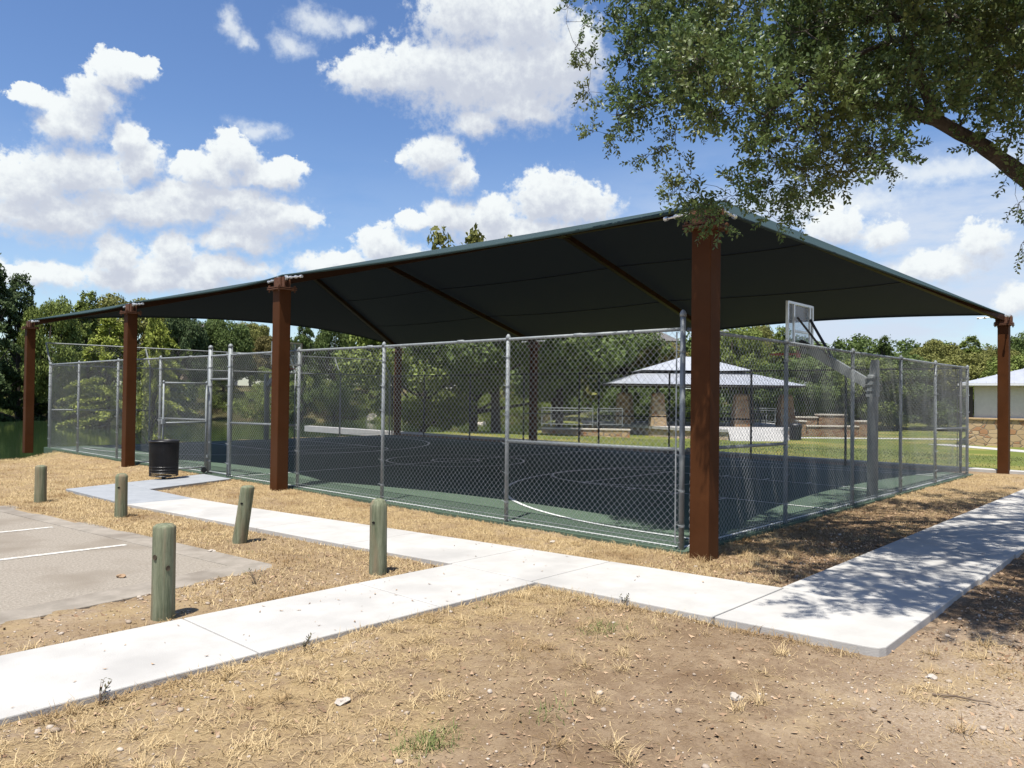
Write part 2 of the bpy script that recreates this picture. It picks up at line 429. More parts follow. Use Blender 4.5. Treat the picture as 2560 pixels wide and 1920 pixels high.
def wall_stone(name, c1, c2, c3, sc, mortar):
    """rubble masonry: voronoi stones with raked joints"""
    mt = mat(name, c1, c2, scale=4, rough=0.95)
    t = mt.node_tree; b = t.nodes['Principled BSDF']
    co = N(t, 'ShaderNodeTexCoord')
    v = vmth(t, 'MULTIPLY', co.outputs['Object'], (sc, sc, sc * 1.7))
    vo = N(t, 'ShaderNodeTexVoronoi'); vo.inputs['Scale'].default_value = 1.0; t.links.new(v, vo.inputs['Vector'])
    ve = N(t, 'ShaderNodeTexVoronoi', feature='DISTANCE_TO_EDGE'); ve.inputs['Scale'].default_value = 1.0; t.links.new(v, ve.inputs['Vector'])
    sp = N(t, 'ShaderNodeSeparateColor'); t.links.new(vo.outputs['Color'], sp.inputs[0])
    a = N(t, 'ShaderNodeMix', data_type='RGBA'); a.inputs[6].default_value = (*c1, 1); a.inputs[7].default_value = (*c2, 1); t.links.new(sp.outputs[0], a.inputs[0])
    k = mth(t, 'GREATER_THAN', sp.outputs[1], 0.72)
    a2 = N(t, 'ShaderNodeMix', data_type='RGBA'); t.links.new(k, a2.inputs[0]); t.links.new(a.outputs[2], a2.inputs[6]); a2.inputs[7].default_value = (*c3, 1)
    e = N(t, 'ShaderNodeMapRange'); e.inputs[1].default_value = 0.02; e.inputs[2].default_value = 0.07; t.links.new(ve.outputs['Distance'], e.inputs[0])
    a3 = N(t, 'ShaderNodeMix', data_type='RGBA'); t.links.new(e.outputs[0], a3.inputs[0]); a3.inputs[6].default_value = (*mortar, 1); t.links.new(a2.outputs[2], a3.inputs[7])
    t.links.new(a3.outputs[2], b.inputs['Base Color'])
    bp = N(t, 'ShaderNodeBump'); bp.inputs['Strength'].default_value = 0.9; bp.inputs['Distance'].default_value = 0.05
    t.links.new(e.outputs[0], bp.inputs['Height']); t.links.new(bp.outputs[0], b.inputs['Normal'])
    return mt


wall_stone('rubble_wall', (0.46, 0.34, 0.20), (0.36, 0.25, 0.135), (0.33, 0.18, 0.09), 2.6, (0.30, 0.24, 0.17))
wall_stone('pale_rubble', (0.55, 0.45, 0.34), (0.46, 0.35, 0.24), (0.50, 0.36, 0.26), 3.4, (0.32, 0.25, 0.19))
wall_stone('brown_rubble', (0.34, 0.22, 0.12), (0.26, 0.16, 0.085), (0.22, 0.11, 0.055), 4.0, (0.36, 0.30, 0.22))

# shade cloth: dark green knit, with seams every couple of metres across the slope
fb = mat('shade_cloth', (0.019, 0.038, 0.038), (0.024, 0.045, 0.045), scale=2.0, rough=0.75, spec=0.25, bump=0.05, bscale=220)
# underside colour darkened: the shade beneath the canopy is put into the cloth
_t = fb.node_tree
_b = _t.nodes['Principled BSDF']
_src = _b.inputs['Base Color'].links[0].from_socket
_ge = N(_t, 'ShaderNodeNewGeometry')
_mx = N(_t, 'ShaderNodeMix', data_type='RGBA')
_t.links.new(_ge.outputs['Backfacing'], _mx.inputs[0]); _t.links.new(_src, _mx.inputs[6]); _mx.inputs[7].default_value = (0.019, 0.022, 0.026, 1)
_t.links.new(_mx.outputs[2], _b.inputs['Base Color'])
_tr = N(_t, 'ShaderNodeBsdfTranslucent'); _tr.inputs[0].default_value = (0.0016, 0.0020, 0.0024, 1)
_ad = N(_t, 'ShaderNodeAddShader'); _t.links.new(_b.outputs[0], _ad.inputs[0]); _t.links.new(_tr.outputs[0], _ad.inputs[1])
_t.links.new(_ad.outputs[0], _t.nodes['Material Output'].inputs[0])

# glass backboard
gl = bpy.data.materials.new('clear_board'); gl.use_nodes = True; MATS['clear_board'] = gl
_t = gl.node_tree; _b = _t.nodes['Principled BSDF']
_b.inputs['Base Color'].default_value = (0.75, 0.80, 0.86, 1); _b.inputs['Roughness'].default_value = 0.12
_tp = N(_t, 'ShaderNodeBsdfTransparent'); _tp.inputs[0].default_value = (0.86, 0.9, 0.93, 1)
_ms = N(_t, 'ShaderNodeMixShader'); _ms.inputs[0].default_value = 0.28
_t.links.new(_tp.outputs[0], _ms.inputs[1]); _t.links.new(_b.outputs[0], _ms.inputs[2]); _t.links.new(_ms.outputs[0], _t.nodes['Material Output'].inputs[0])

# pond water
wt = bpy.data.materials.new('pond_water'); wt.use_nodes = True; MATS['pond_water'] = wt
_t = wt.node_tree; _b = _t.nodes['Principled BSDF']
_b.inputs['Base Color'].default_value = (0.022, 0.040, 0.016, 1); _b.inputs['Roughness'].default_value = 0.07; _b.inputs['IOR'].default_value = 1.33
_co = N(_t, 'ShaderNodeTexCoord'); _no = N(_t, 'ShaderNodeTexNoise'); _no.inputs['Scale'].default_value = 1.4; _no.inputs['Detail'].default_value = 3
_t.links.new(_co.outputs['Object'], _no.inputs['Vector'])
_bp = N(_t, 'ShaderNodeBump'); _bp.inputs['Strength'].default_value = 0.10; _bp.inputs['Distance'].default_value = 0.05
_t.links.new(_no.outputs['Fac'], _bp.inputs['Height']); _t.links.new(_bp.outputs[0], _b.inputs['Normal'])

# ---------------------------------------------------------------- ground
WALK_A = [(-2.312, 1.22), (-3.2, 1.22), (-5.05, 1.29), (-7.2, 1.30), (-12, 1.3), (-12, 0.17), (-7.2, 0.15), (-5.4, 0.16), (-2.312, 0.15)]
WALK_B = [(-0.9, -1.52), (-1.1, 0.23), (-1.23, 1.37), (-1.54, 3.79), (-1.83, 6.0), (-2.01, 7.9), (-2.0, 9.16), (-0.02, 9.86), (-0.02, 11.0),
          (-3.0, 10.07), (-2.96, 7.38), (-2.69, 4.91), (-2.39, 1.94), (-2.3, 0.7), (-2.17, -1.58), (-2.09, -2.48), (-1.98, -2.70), (-0.9, -2.70)]
WALK_C = [(-0.9, -1.50), (16, -1.45), (16, -2.64), (-0.9, -2.70)]
PARK = [(-3.47, 2.44), (-4.35, 9.6), (-4.6, 11.2), (-22, 11.2), (-22, 0.6), (-9.5, 1.72), (-5.93, 2.15)]
COURT = [(-0.05, -0.05), (12.85, -0.05), (12.85, 21.3), (-0.05, 21.3)]
POND = [(-90, 12), (-30, 14.5), (-8, 18.4), (-2.2, 21.4), (0.4, 23.4), (4, 24.2), (13, 24.4), (19.5, 25.5), (26, 27), (34, 33), (45, 42), (62, 49),
        (56, 58), (45, 68), (30, 84), (18, 98), (0, 115), (-60, 150), (-140, 150), (-140, 12)]
FX, FY = 0.7345, 0.6785


def height(x, y):
    x = np.asarray(x, float); y = np.asarray(y, float)
    D = (x - CAM[0]) * FX + (y - CAM[1]) * FY
    h = -0.040 + 0.04 * (fbm(x * 0.55, y * 0.55, 3) - 0.5) + 0.030 * (fbm(x * 3.1, y * 3.1, 9, 3) - 0.5)
    h = h - 0.55 * sstep(16, 31, x) * sstep(40, 20, y) - 0.012 * sstep(-0.6, -2.2, y) * sstep(-4, -1.5, x) * sstep(4, 1, x)
    h = h - 0.16 * sstep(9, 20, y) * sstep(0.2, -1.0, x)
    pd = sdist(x, y, POND)
    h = np.where(pd > 0, -1.6 - 0.5 * np.clip(pd, 0, 2), np.minimum(h, -0.12 - 1.45 * sstep(-2.2, -0.1, pd) + 0.0 * h) * (pd > -2.2) + h * (pd <= -2.2))
    far = sstep(62, 80, D)
    bank = -1.5 + 0.30 * np.clip(-pd, 0, 12) + 0.9 * sstep(2, 4, -pd) * fbm(x * 0.2, y * 0.2, 5)
    h = np.where(pd <= 0, h * (1 - far) + far * np.minimum(bank, 3.2 + 0.02 * np.clip(D - 90, 0, 900)), h)
    for P in (WALK_A, WALK_B, WALK_C, PARK, COURT):
        s = sdist(x, y, P)
        h = h - 0.14 * sstep(0.02, 0.16, s)
    return h


na = 900
rad = np.concatenate([[0.15], np.geomspace(0.5, 1400, 420)])
ang = np.linspace(0, 2 * math.pi, na, endpoint=False)
gx = CAM[0] + rad[:, None] * np.cos(ang)[None]; gy = CAM[1] + rad[:, None] * np.sin(ang)[None]
gz = height(gx.ravel(), gy.ravel())
gv = np.stack([gx.ravel(), gy.ravel(), gz], 1)
i = np.arange(len(rad) - 1)[:, None]; j = np.arange(na)[None]
gf = np.stack([i * na + j, (i + 1) * na + j, (i + 1) * na + (j + 1) % na, i * na + (j + 1) % na], -1).reshape(-1, 4)
X, Y = gv[:, 0], gv[:, 1]
GD = (X - CAM[0]) * FX + (Y - CAM[1]) * FY


def straw_zone(X, Y):
    """0..1: how much dry turf covers the soil"""
    z = np.maximum.reduce([
        sstep(-2.6, -1.2, X) * sstep(0.1, -0.3, X) * sstep(-0.7, 0.3, Y),
        sstep(2.5, 5.0, Y) * sstep(-2.6, -2.9, X),
        sstep(8.5, 10.5, Y) * sstep(0.5, 0, X),
        0.75 * sstep(-1.55, -1.3, Y) * sstep(-2.0, 1.0, X) * sstep(0, -0.2, Y) * sstep(2, 8, X),
        0.9 * sstep(6, 9, X) * sstep(-1.6, -1.3, Y) * sstep(14.5, 13.5, X) * sstep(0.2, -0.2, Y),
    ])
    fg = sstep(-2.3, 0.0, Y - 0.12 * (X + 5)) * sstep(0.35, 0.1, Y) * 0.95
    mid = 0.55 * sstep(0.9, 1.3, Y) * sstep(-2.3, -2.6, X)
    z = np.maximum(z, np.maximum(fg, mid))
    n = fbm(X * 1.6, Y * 1.6, 21, 4)
    return np.clip(z * (0.1 + 1.75 * n) + 0.55 * sstep(0.55, 0.72, n) * (z < 0.5), 0, 1)


straw = straw_zone(X, Y)
green = np.maximum(sstep(14.4, 14.8, X) * sstep(-30, -20, Y), sstep(60, 75, GD) * 0.5)
g2 = sdist(X, Y, POND)
green = np.maximum(green, 0.6 * sstep(-3.5, -1.0, g2) * (g2 < 0) * sstep(75, 60, GD))
gravel = np.clip(sstep(-2.2, -3.6, Y) * sstep(-4.4, -2.4, X) * sstep(1.5, 0, X) * 0.9 + 0.5 * sstep(0.62, 0.75, fbm(X * 0.9, Y * 0.9, 33)), 0, 1)
mulch = sstep(-1.2, 0.2, X) * sstep(-1.6, -1.4, Y) * sstep(0.1, -0.1, Y) * sstep(7.5, 4.5, X) + sstep(-2.7, -2.75, Y) * sstep(-1.2, -0.4, X) * sstep(-4.3, -3.2, Y)
gm = bpy.data.materials.new('ground_soil'); gm.use_nodes = True; MATS['ground_soil'] = gm
t = gm.node_tree; b = t.nodes['Principled BSDF']; b.inputs['Roughness'].default_value = 0.97; b.inputs['Specular IOR Level'].default_value = 0.15
co = N(t, 'ShaderNodeTexCoord').outputs['Object']


def nz(scale, detail=6, rough=0.65):
    n = N(t, 'ShaderNodeTexNoise'); n.inputs['Scale'].default_value = scale; n.inputs['Detail'].default_value = detail; n.inputs['Roughness'].default_value = rough
    t.links.new(co, n.inputs['Vector']); return n.outputs['Fac']


def mixc(f, a, b_):
    x = N(t, 'ShaderNodeMix', data_type='RGBA')
    for s, v in ((0, f), (6, a), (7, b_)):
        if isinstance(v, tuple): x.inputs[s].default_value = (*v, 1)
        elif isinstance(v, float): x.inputs[s].default_value = v
        else: t.links.new(v, x.inputs[s])
    return x.outputs[2]


def rng_(f, a, b_):
    r = N(t, 'ShaderNodeMapRange'); r.inputs[1].default_value = a; r.inputs[2].default_value = b_; t.links.new(f, r.inputs[0]); return r.outputs[0]


def attr(n): return N(t, 'ShaderNodeAttribute', attribute_name=n).outputs['Fac']


fine = nz(55, 9, 0.8); med = nz(9, 8, 0.75); big = nz(1.6, 6, 0.7)
soil = mixc(rng_(fine, 0.3, 0.7), (0.125, 0.082, 0.049), (0.315, 0.225, 0.142))
soil = mixc(rng_(med, 0.45, 0.7), soil, (0.325, 0.242, 0.156))
soil = mixc(rng_(big, 0.5, 0.66), soil, (0.175, 0.115, 0.068))
soil = mixc(rng_(nz(0.9, 6, 0.7), 0.56, 0.70), soil, (0.39, 0.295, 0.19))
soil = mixc(rng_(nz(85, 5, 0.8), 0.60, 0.70), soil, (0.10, 0.066, 0.042))
turf = mixc(rng_(fine, 0.3, 0.7), (0.235, 0.16, 0.078), (0.49, 0.37, 0.20))
turf = mixc(rng_(med, 0.52, 0.72), turf, (0.27, 0.20, 0.09))
grs = mixc(rng_(fine, 0.3, 0.7), (0.085, 0.115, 0.022), (0.165, 0.185, 0.045))
grs = mixc(rng_(nz(0.35, 4), 0.48, 0.66), grs, (0.26, 0.225, 0.070))
grv = mixc(rng_(nz(60, 4, 0.8), 0.42, 0.62), (0.30, 0.22, 0.15), (0.58, 0.49, 0.385))
mul = mixc(rng_(nz(30, 8, 0.75), 0.35, 0.65), (0.09, 0.055, 0.032), (0.28, 0.185, 0.105))
c = mixc(mth(t, 'MULTIPLY', attr('gravel'), 0.75), soil, grv)
c = mixc(mth(t, 'MULTIPLY', attr('mulch'), 0.92), c, mul)
c = mixc(mth(t, 'MULTIPLY', attr('straw'), rng_(nz(5.5, 8, 0.75), 0.36, 0.54)), c, turf)
c = mixc(attr('green'), c, grs)
c = mixc(attr('bank'), c, mixc(rng_(nz(0.6, 6), 0.4, 0.65), (0.045, 0.050, 0.020), (0.13, 0.105, 0.05)))
t.links.new(c, b.inputs['Base Color'])
bp = N(t, 'ShaderNodeBump'); bp.inputs['Strength'].default_value = 0.6; bp.inputs['Distance'].default_value = 0.03
t.links.new(mth(t, 'ADD', fine, mth(t, 'MULTIPLY', nz(110, 4, 0.8), 0.6)), bp.inputs['Height']); t.links.new(bp.outputs[0], b.inputs['Normal'])
ground = mk('ground', gv, gf, gm, smooth=True)
for nm, arr in (('straw', straw), ('green', green), ('gravel', gravel), ('mulch', np.clip(mulch, 0, 1)), ('bank', sstep(62, 72, GD) * (X < 70))):
    a = ground.data.attributes.new(nm, 'FLOAT', 'POINT'); a.data.foreach_set('value', arr.astype(np.float32))
tag(ground, 'dry sandy soil and turf of the park around the court', kind='structure')

wpoly = MB(); wpoly.add([(x, y, -1.42) for x, y in POND], [list(range(len(POND)))])
tag(wpoly.build('water', 'pond_water'), 'still green pond beyond the court', kind='structure')

# ---------------------------------------------------------------- walks (slabs with real joints between them)


def slabs(name, polys, label, mt='concrete', z0=-0.2, z1=0.0):
    q = MB()
    for P in polys:
        q.prism(P, z0, z1)
    o = q.build(name, mt, bevel=0.008)
    return tag(o, label, kind='structure')


g = 0.005
A_x = [-2.312, -3.45, -5.0, -6.55, -8.1, -9.65, -11.2]


def ya(x): return (1.22 + 0.02 * min(1, max(0, (-2.3 - x) / 2)), 0.15)


slabs('path_to_car_park', [[(a - g, ya(a)[0]), (a - g, ya(a)[1]), (b_ + g, ya(b_)[1]), (b_ + g, ya(b_)[0])] for a, b_ in zip(A_x[:-1], A_x[1:])], 'pale concrete path running left in the foreground')


def xb(y):
    far = np.interp(y, [-1.52, 0.23, 1.37, 3.79, 6.0, 7.9, 9.16], [-0.9, -1.1, -1.23, -1.54, -1.83, -2.01, -2.0])
    near = np.interp(y, [-1.58, 0.15, 1.22, 1.94, 3.18, 4.91, 7.38, 10.07], [-2.17, -2.3, -2.31, -2.39, -2.55, -2.69, -2.97, -3.0])
    return float(far), float(near)


B_y = [-1.52, 0.2, 1.25, 2.8, 4.4, 6.0, 7.55]
pl = []
for a, b_ in zip(B_y[:-1], B_y[1:]):
    f0, n0 = xb(a + g); f1, n1_ = xb(b_ - g)
    pl.append([(f0, a + g), (f1, b_ - g), (n1_, b_ - g), (n0, a + g)])
pl.append([(-0.905, -1.53), (-2.165, -1.53), (-2.075, -2.60), (-2.05, -2.68), (-1.99, -2.71), (-0.905, -2.70)])
slabs('path_along_fence', pl, 'pale concrete path beside the left fence of the court')
f0, n0 = xb(7.56)
slabs('path_to_gate', [[(f0, 7.56), (-2.0, 9.16), (-2.0, 10.38), (-3.0, 10.07), (n0, 7.56)], [(-1.99, 9.165), (-0.17, 9.80), (-0.17, 10.94), (-1.99, 10.385)]], 'newer grey concrete path turning into the open gate', 'new_concrete')
C_x = [-0.895, 0.75, 2.4, 4.05, 5.7, 7.35, 9.0, 10.65, 12.3, 14, 15.6]
slabs('path_under_tree', [[(a + g, -1.50), (b_ - g, -1.50), (b_ - g, -2.68), (a + g, -2.70)] for a, b_ in zip(C_x[:-1], C_x[1:])], 'concrete path in the dappled shade of the oak')

# ---------------------------------------------------------------- car park
q = MB(); q.prism([(-3.83, 2.84), (-4.55, 9.55), (-4.75, 10.9), (-22, 10.9), (-22, 1.0), (-9.5, 2.1), (-5.9, 2.51)], -0.3, -0.045)
tag(q.build('car_park', 'asphalt'), 'worn grey asphalt car park', kind='structure')
q = MB()
q.prism([(-3.47, 2.44), (-4.20, 9.55), (-4.54, 9.55), (-3.825, 2.84)], -0.3, -0.040)
q.prism([(-4.205, 9.56), (-4.40, 11.2), (-4.74, 11.2), (-4.545, 9.56)], -0.3, -0.040)
q.prism([(-3.48, 2.435), (-3.83, 2.835), (-5.9, 2.505), (-5.93, 2.15)], -0.3, -0.040)
q.prism([(-5.94, 2.15), (-5.91, 2.505), (-9.5, 2.095), (-9.5, 1.72)], -0.3, -0.040)
q.prism([(-9.51, 1.72), (-9.51, 2.095), (-22, 0.995), (-22, 0.6)], -0.3, -0.040)
tag(q.build('car_park_edge', 'old_concrete', bevel=0.006), 'worn concrete edging strip round the car park', kind='structure')
q = MB()
for (x0, y0, x1, y1) in ((-4.11, 4.60, -9.3, 4.82), (-4.31, 6.38, -9.5, 6.6), (-4.5, 8.2, -9.7, 8.42)):
    q.add([(x0, y0 - 0.042, -0.041), (x0, y0 + 0.042, -0.041), (x1, y1 + 0.042, -0.041), (x1, y1 - 0.042, -0.041)], [[3, 2, 1, 0]])
tag(q.build('parking_lines', 'road_paint'), 'white lines between the parking bays', kind='structure')

# ---------------------------------------------------------------- court
q = MB(); q.prism(COURT, -0.3, -0.012)
tag(q.build('court_floor', 'court_green', bevel=0.006), 'dark green sports court floor', kind='structure')
ln = MB(); ZL = -0.007


def line(pts, w=0.05, z=ZL, closed=False):
    P = [Vector((x, y)) for x, y in pts]; n = len(P); Lf = []; Rt = []
    for i in range(n):
        if closed: d = P[(i + 1) % n] - P[i - 1]
        else: d = P[min(i + 1, n - 1)] - P[max(i - 1, 0)]
        d.normalize(); k = Vector((-d.y, d.x)) * w / 2
        Lf.append(P[i] + k); Rt.append(P[i] - k)
    vs = [(v.x, v.y, z) for v in Lf] + [(v.x, v.y, z) for v in Rt]
    ln.add(vs, [[n + i, n + (i + 1) % n, (i + 1) % n, i] for i in range(n if closed else n - 1)])


CX = 6.1
line([(0.12, 0.06), (0.12, 20.35)]); line([(12.0, 0.06), (12.0, 20.35)])
line([(0.15, 0.09), (11.97, 0.09)]); line([(0.15, 20.3), (11.97, 20.3)])
line([(0.15, 10.15), (11.97, 10.15)], z=ZL + 0.004)
for s, y0 in ((1, 0.09), (-1, 20.3)):
    arc = [(CX + 5.45 * math.cos(a), y0 + s * (0.85 + 5.45 * math.sin(a))) for a in np.linspace(math.pi, 0, 60)]
    line([(CX - 5.45, y0 + 0.03 * s)] + arc + [(CX + 5.45, y0 + 0.03 * s)], 0.06, ZL + 0.004)
    for dx in (-1.65, 1.65):
        line([(CX + dx, y0 + 0.03 * s), (CX + dx, y0 + s * 4.75)], z=ZL + 0.004)
    line([(CX - 1.68, y0 + s * 4.75), (CX + 1.68, y0 + s * 4.75)], z=ZL + 0.008)
    line([(CX + 1.62 * math.cos(a), y0 + s * 4.75 + 1.62 * math.sin(a)) for a in np.linspace(0, 2 * math.pi, 48, endpoint=False)], z=ZL + 0.012, closed=True)
    for k in (1.7, 2.6, 3.5):
        for dx in (-1.65, 1.65):
            sg = 1 if dx > 0 else -1
            line([(CX + dx + sg * 0.03, y0 + s * k), (CX + dx + sg * 0.3, y0 + s * k)], z=ZL + 0.004)
for r_ in (1.75, 0.6):
    line([(CX + r_ * math.cos(a), 10.15 + r_ * math.sin(a)) for a in np.linspace(0, 2 * math.pi, 48, endpoint=False)], z=ZL + 0.008, closed=True)
tag(ln.build('court_lines', 'line_paint'), 'white basketball lines on the court floor', kind='structure')
slabs('kerb_strip', [[(13.9, -3.0), (14.25, -3.0), (14.6, 30), (14.25, 30)]], 'white concrete strip along the far side of the court', 'curb_concrete', -0.25, 0.03)
slabs('path_by_pavilion', [[(33.6, 16.9), (46.5, 4.4), (47.3, 5.2), (34.4, 17.7)]], 'pale path across the lawn before the pavilion', 'curb_concrete', -1.0, -0.575)
slabs('path_by_hut', [[(36.6, 7.1), (37.6, 6.4), (32.4, -1.2), (31.4, -0.5)]], 'pale path by the stone and stucco building', 'curb_concrete', -1.0, -0.57)

# ---------------------------------------------------------------- shade canopy
COLS_NEAR = [(-0.06, -0.28), (-0.30, 7.85), (-0.30, 14.45), (-0.38, 21.6)]
COLS_FAR = [(13.9, -0.45), (13.95, 7.2), (14.0, 14.45), (13.75, 22.0)]
EAVE = 3.74
RZ = 5.69
RX = 6.85
canopy = empty('shade_canopy', (6.85, 10.6, 0), 0, 'large dark green hip shade canopy on brown steel columns over the court', 'canopy')
canopy_inv = Matrix.Translation((-6.85, -10.6, 0))


def onto(o, parent, at):
    """keep world placement of a part built in world coordinates"""
    o.parent = parent
    o.matrix_parent_inverse = Matrix.Translation((-at[0], -at[1], -at[2]))
    return o


def cpart(o): return onto(o, canopy, (6.85, 10.6, 0))


def column(x, y, hot):
    q = MB(); q.box((x, y, 1.66), (0.228, 0.228, 3.68))
    c_ = cpart(q.build('column', 'brown_steel', bevel=0.012))
    q = MB()
    for z in (3.475, 3.505):
        q.box((x, y, z), (0.37, 0.37, 0.016))
    for sx in (-1, 1):
        for sy in (-1, 1):
            q.lathe([(0.016, 3.43), (0.016, 3.55)], (x + sx * 0.155, y + sy * 0.155, 0), 6)
            q.lathe([(0.026, 3.520), (0.026, 3.540)], (x + sx * 0.155, y + sy * 0.155, 0), 6)
    f_ = q.build('flange_plate', 'rusty_steel'); f_.parent = c_
    q = MB(); q.box((x, y, 3.605), (0.16, 0.16, 0.18))
    sx = 1 if x < 5 else -1
    for dx, dy in ((0.0, 0.13), (0.0, -0.13)):
        q.box((x + dx - 0.055, y + dy, 3.605), (0.016, 0.08, 0.18)); q.box((x + dx + 0.055, y + dy, 3.605), (0.016, 0.08, 0.18))
    s_ = q.build('bracket', 'rusty_steel'); s_.parent = c_
    for sy in (-1, 1):
        q = MB()
        if abs(y + 0.3) < 0.5 and sy < 0 or y > 21 and sy > 0:
            d = Vector((sx, 0.03, -0.04)).normalized()
        else:
            d = Vector((0.12 * sx, sy, -0.02)).normalized()
        p0 = Vector((x, y + sy * 0.13, 3.68))
        q.lathe([(0.042, -0.02), (0.042, 0.02)], p0, 10, axis=Matrix.Rotation(math.pi / 2, 3, 'Y'))
        q.tube([p0, p0 + d * 0.42], 0.012, 6)
        for k in (0.10, 0.24, 0.38):
            q.tube([p0 + d * k, p0 + d * (k + 0.045)], 0.026, 8)
        t_ = q.build('turnbuckle', 'bright_steel'); t_.parent = c_
    return c_


for (x, y) in COLS_NEAR: column(x, y, 1)
for (x, y) in COLS_FAR: column(x, y, 0)
Y0, Y1 = 3.2, 18.0            # ends of the ridge
# rafters, hips, ridge: square tubes just under the cloth
DZ = -0.115
pts = []
for (xa, ya_), hip in ((COLS_NEAR[0], (RX, Y0)), (COLS_NEAR[1], (RX, 7.35)), (COLS_NEAR[2], (RX, 14.2)), (COLS_NEAR[3], (RX, Y1)),
                       (COLS_FAR[0], (RX, Y0)), (COLS_FAR[1], (RX, 7.35)), (COLS_FAR[2], (RX, 14.2)), (COLS_FAR[3], (RX, Y1))):
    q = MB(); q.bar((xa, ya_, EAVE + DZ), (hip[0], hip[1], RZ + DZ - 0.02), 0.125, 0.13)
    cpart(q.build('rafter', 'shaded_brown_steel', bevel=0.01))
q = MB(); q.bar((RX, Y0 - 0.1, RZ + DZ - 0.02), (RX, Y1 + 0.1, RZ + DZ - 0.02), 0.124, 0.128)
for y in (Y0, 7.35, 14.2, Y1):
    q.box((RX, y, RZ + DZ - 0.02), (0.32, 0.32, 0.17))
cpart(q.build('ridge_beam', 'shaded_brown_steel', bevel=0.01))


def patch(a, b_, top, sag, rise, nu=26, nv=12, hollow=0.04):
    """cloth between eave points a, b_ and a top edge top(s); the eave edge is pulled inwards by sag"""
    vs = []
    for j_ in range(nv + 1):
        tt = j_ / nv
        for i_ in range(nu + 1):
            s = i_ / nu
            e = a.lerp(b_, s); tp = top(s)
            d = Vector((tp.x - e.x, tp.y - e.y, 0)); l = d.length
            k = 4 * s * (1 - s)
            if l > 1e-4:
                e = e + d / l * min(sag * k, l * 0.8)
            e.z += rise * k
            p = e.lerp(tp, tt); p.z -= hollow * k * 4 * tt * (1 - tt)
            vs.append(p)
    fs = [[j_ * (nu + 1) + i_, j_ * (nu + 1) + i_ + 1, (j_ + 1) * (nu + 1) + i_ + 1, (j_ + 1) * (nu + 1) + i_] for j_ in range(nv) for i_ in range(nu)]
    return vs, fs


V = Vector
E_near = [V((x, y, EAVE)) for x, y in COLS_NEAR]
E_far = [V((x, y, EAVE)) for x, y in COLS_FAR]


def ridge_at(y, corner0, corner1):
    """top edge over a long side: up the hip, along the ridge, down the other hip"""
    if y < Y0:
        k = (y - corner0.y) / (Y0 - corner0.y); return corner0.lerp(V((RX, Y0, RZ)), max(0, k))
    if y > Y1:
        k = (corner1.y - y) / (corner1.y - Y1); return corner1.lerp(V((RX, Y1, RZ)), max(0, k))
    return V((RX, y, RZ))


cloth = MB()
for E in (E_near, E_far):
    for a, b_ in zip(E[:-1], E[1:]):
        vs, fs = patch(a, b_, lambda s: ridge_at(a.lerp(b_, s).y, E[0], E[-1]), 0.50, 0.07)
        if E is E_near: fs = [f[::-1] for f in fs]
        cloth.add(vs, fs)
for A, B_, yr, flip in ((E_near[0], E_far[0], Y0, False), (E_near[3], E_far[3], Y1, True)):
    def top(s, A=A, B_=B_, yr=yr):
        x = A.lerp(B_, s).x
        if x < RX: k = (x - A.x) / (RX - A.x); return A.lerp(V((RX, yr, RZ)), k)
        k = (B_.x - x) / (B_.x - RX); return B_.lerp(V((RX, yr, RZ)), k)
    vs, fs = patch(A, B_, top, 0.95, 0.45, nu=40)
    if flip: fs = [f[::-1] for f in fs]
    cloth.add(vs, fs)
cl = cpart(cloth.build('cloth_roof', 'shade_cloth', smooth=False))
# hem: the doubled edge of the cloth with its cable, all the way round
hem = MB()
for E, sgn in ((E_near, 1), (E_far, -1)):
    for a, b_ in zip(E[:-1], E[1:]):
        P = []
        for i_ in range(25):
            s = i_ / 24; e = a.lerp(b_, s); k = 4 * s * (1 - s); tp = ridge_at(e.y, E[0], E[-1])
            l = abs(tp.x - e.x); P.append(V((e.x + sgn * min(0.50 * k, l * 0.8), e.y, e.z + 0.07 * k - 0.012)))
        hem.tube(P, 0.022, 6)
for A, B_, yr, sgn in ((E_near[0], E_far[0], Y0, 1), (E_near[3], E_far[3], Y1, -1)):
    P = []
    for i_ in range(41):
        s = i_ / 40; e = A.lerp(B_, s); k = 4 * s * (1 - s)
        x = e.x; kk = (x - A.x) / (RX - A.x) if x < RX else (B_.x - x) / (B_.x - RX); yt = e.y + (yr - e.y) * kk
        P.append(V((x, e.y + sgn * min(0.95 * k, abs(yt - e.y) * 0.8), e.z + 0.45 * k - 0.012)))
    hem.tube(P, 0.022, 6)
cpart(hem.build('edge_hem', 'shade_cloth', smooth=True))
# seams sewn across the slopes
sm = MB()
for E, sgn in ((E_near, 1), (E_far, -1)):
    for fr in (0.34, 0.68):
        P = []
        for y in np.linspace(E[0].y + 0.6 + fr * 2.4, E[-1].y - 0.6 - fr * 2.4, 60):
            tp = ridge_at(y, E[0], E[-1])
            for a, b_ in zip(E[:-1], E[1:]):
                if a.y <= y <= b_.y:
                    s = (y - a.y) / (b_.y - a.y); k = 4 * s * (1 - s); e = a.lerp(b_, s); l = abs(tp.x - e.x)
                    full = abs(RX - e.x); q_ = fr * full
                    e2 = e + V((sgn * min(0.50 * k, l * 0.8), 0, 0.07 * k))
                    tt = (q_ - abs(e2.x - e.x)) / max(1e-3, l - abs(e2.x - e.x))
                    if 0 < tt < 1:
                        p = e2.lerp(tp, tt); p.z -= 0.04 * k * 4 * tt * (1 - tt) + 0.008; P.append(p)
                    break
        sm.tube(P, 0.011, 5)
cpart(sm.build('seam', 'black_liner'))

# ---------------------------------------------------------------- chain-link


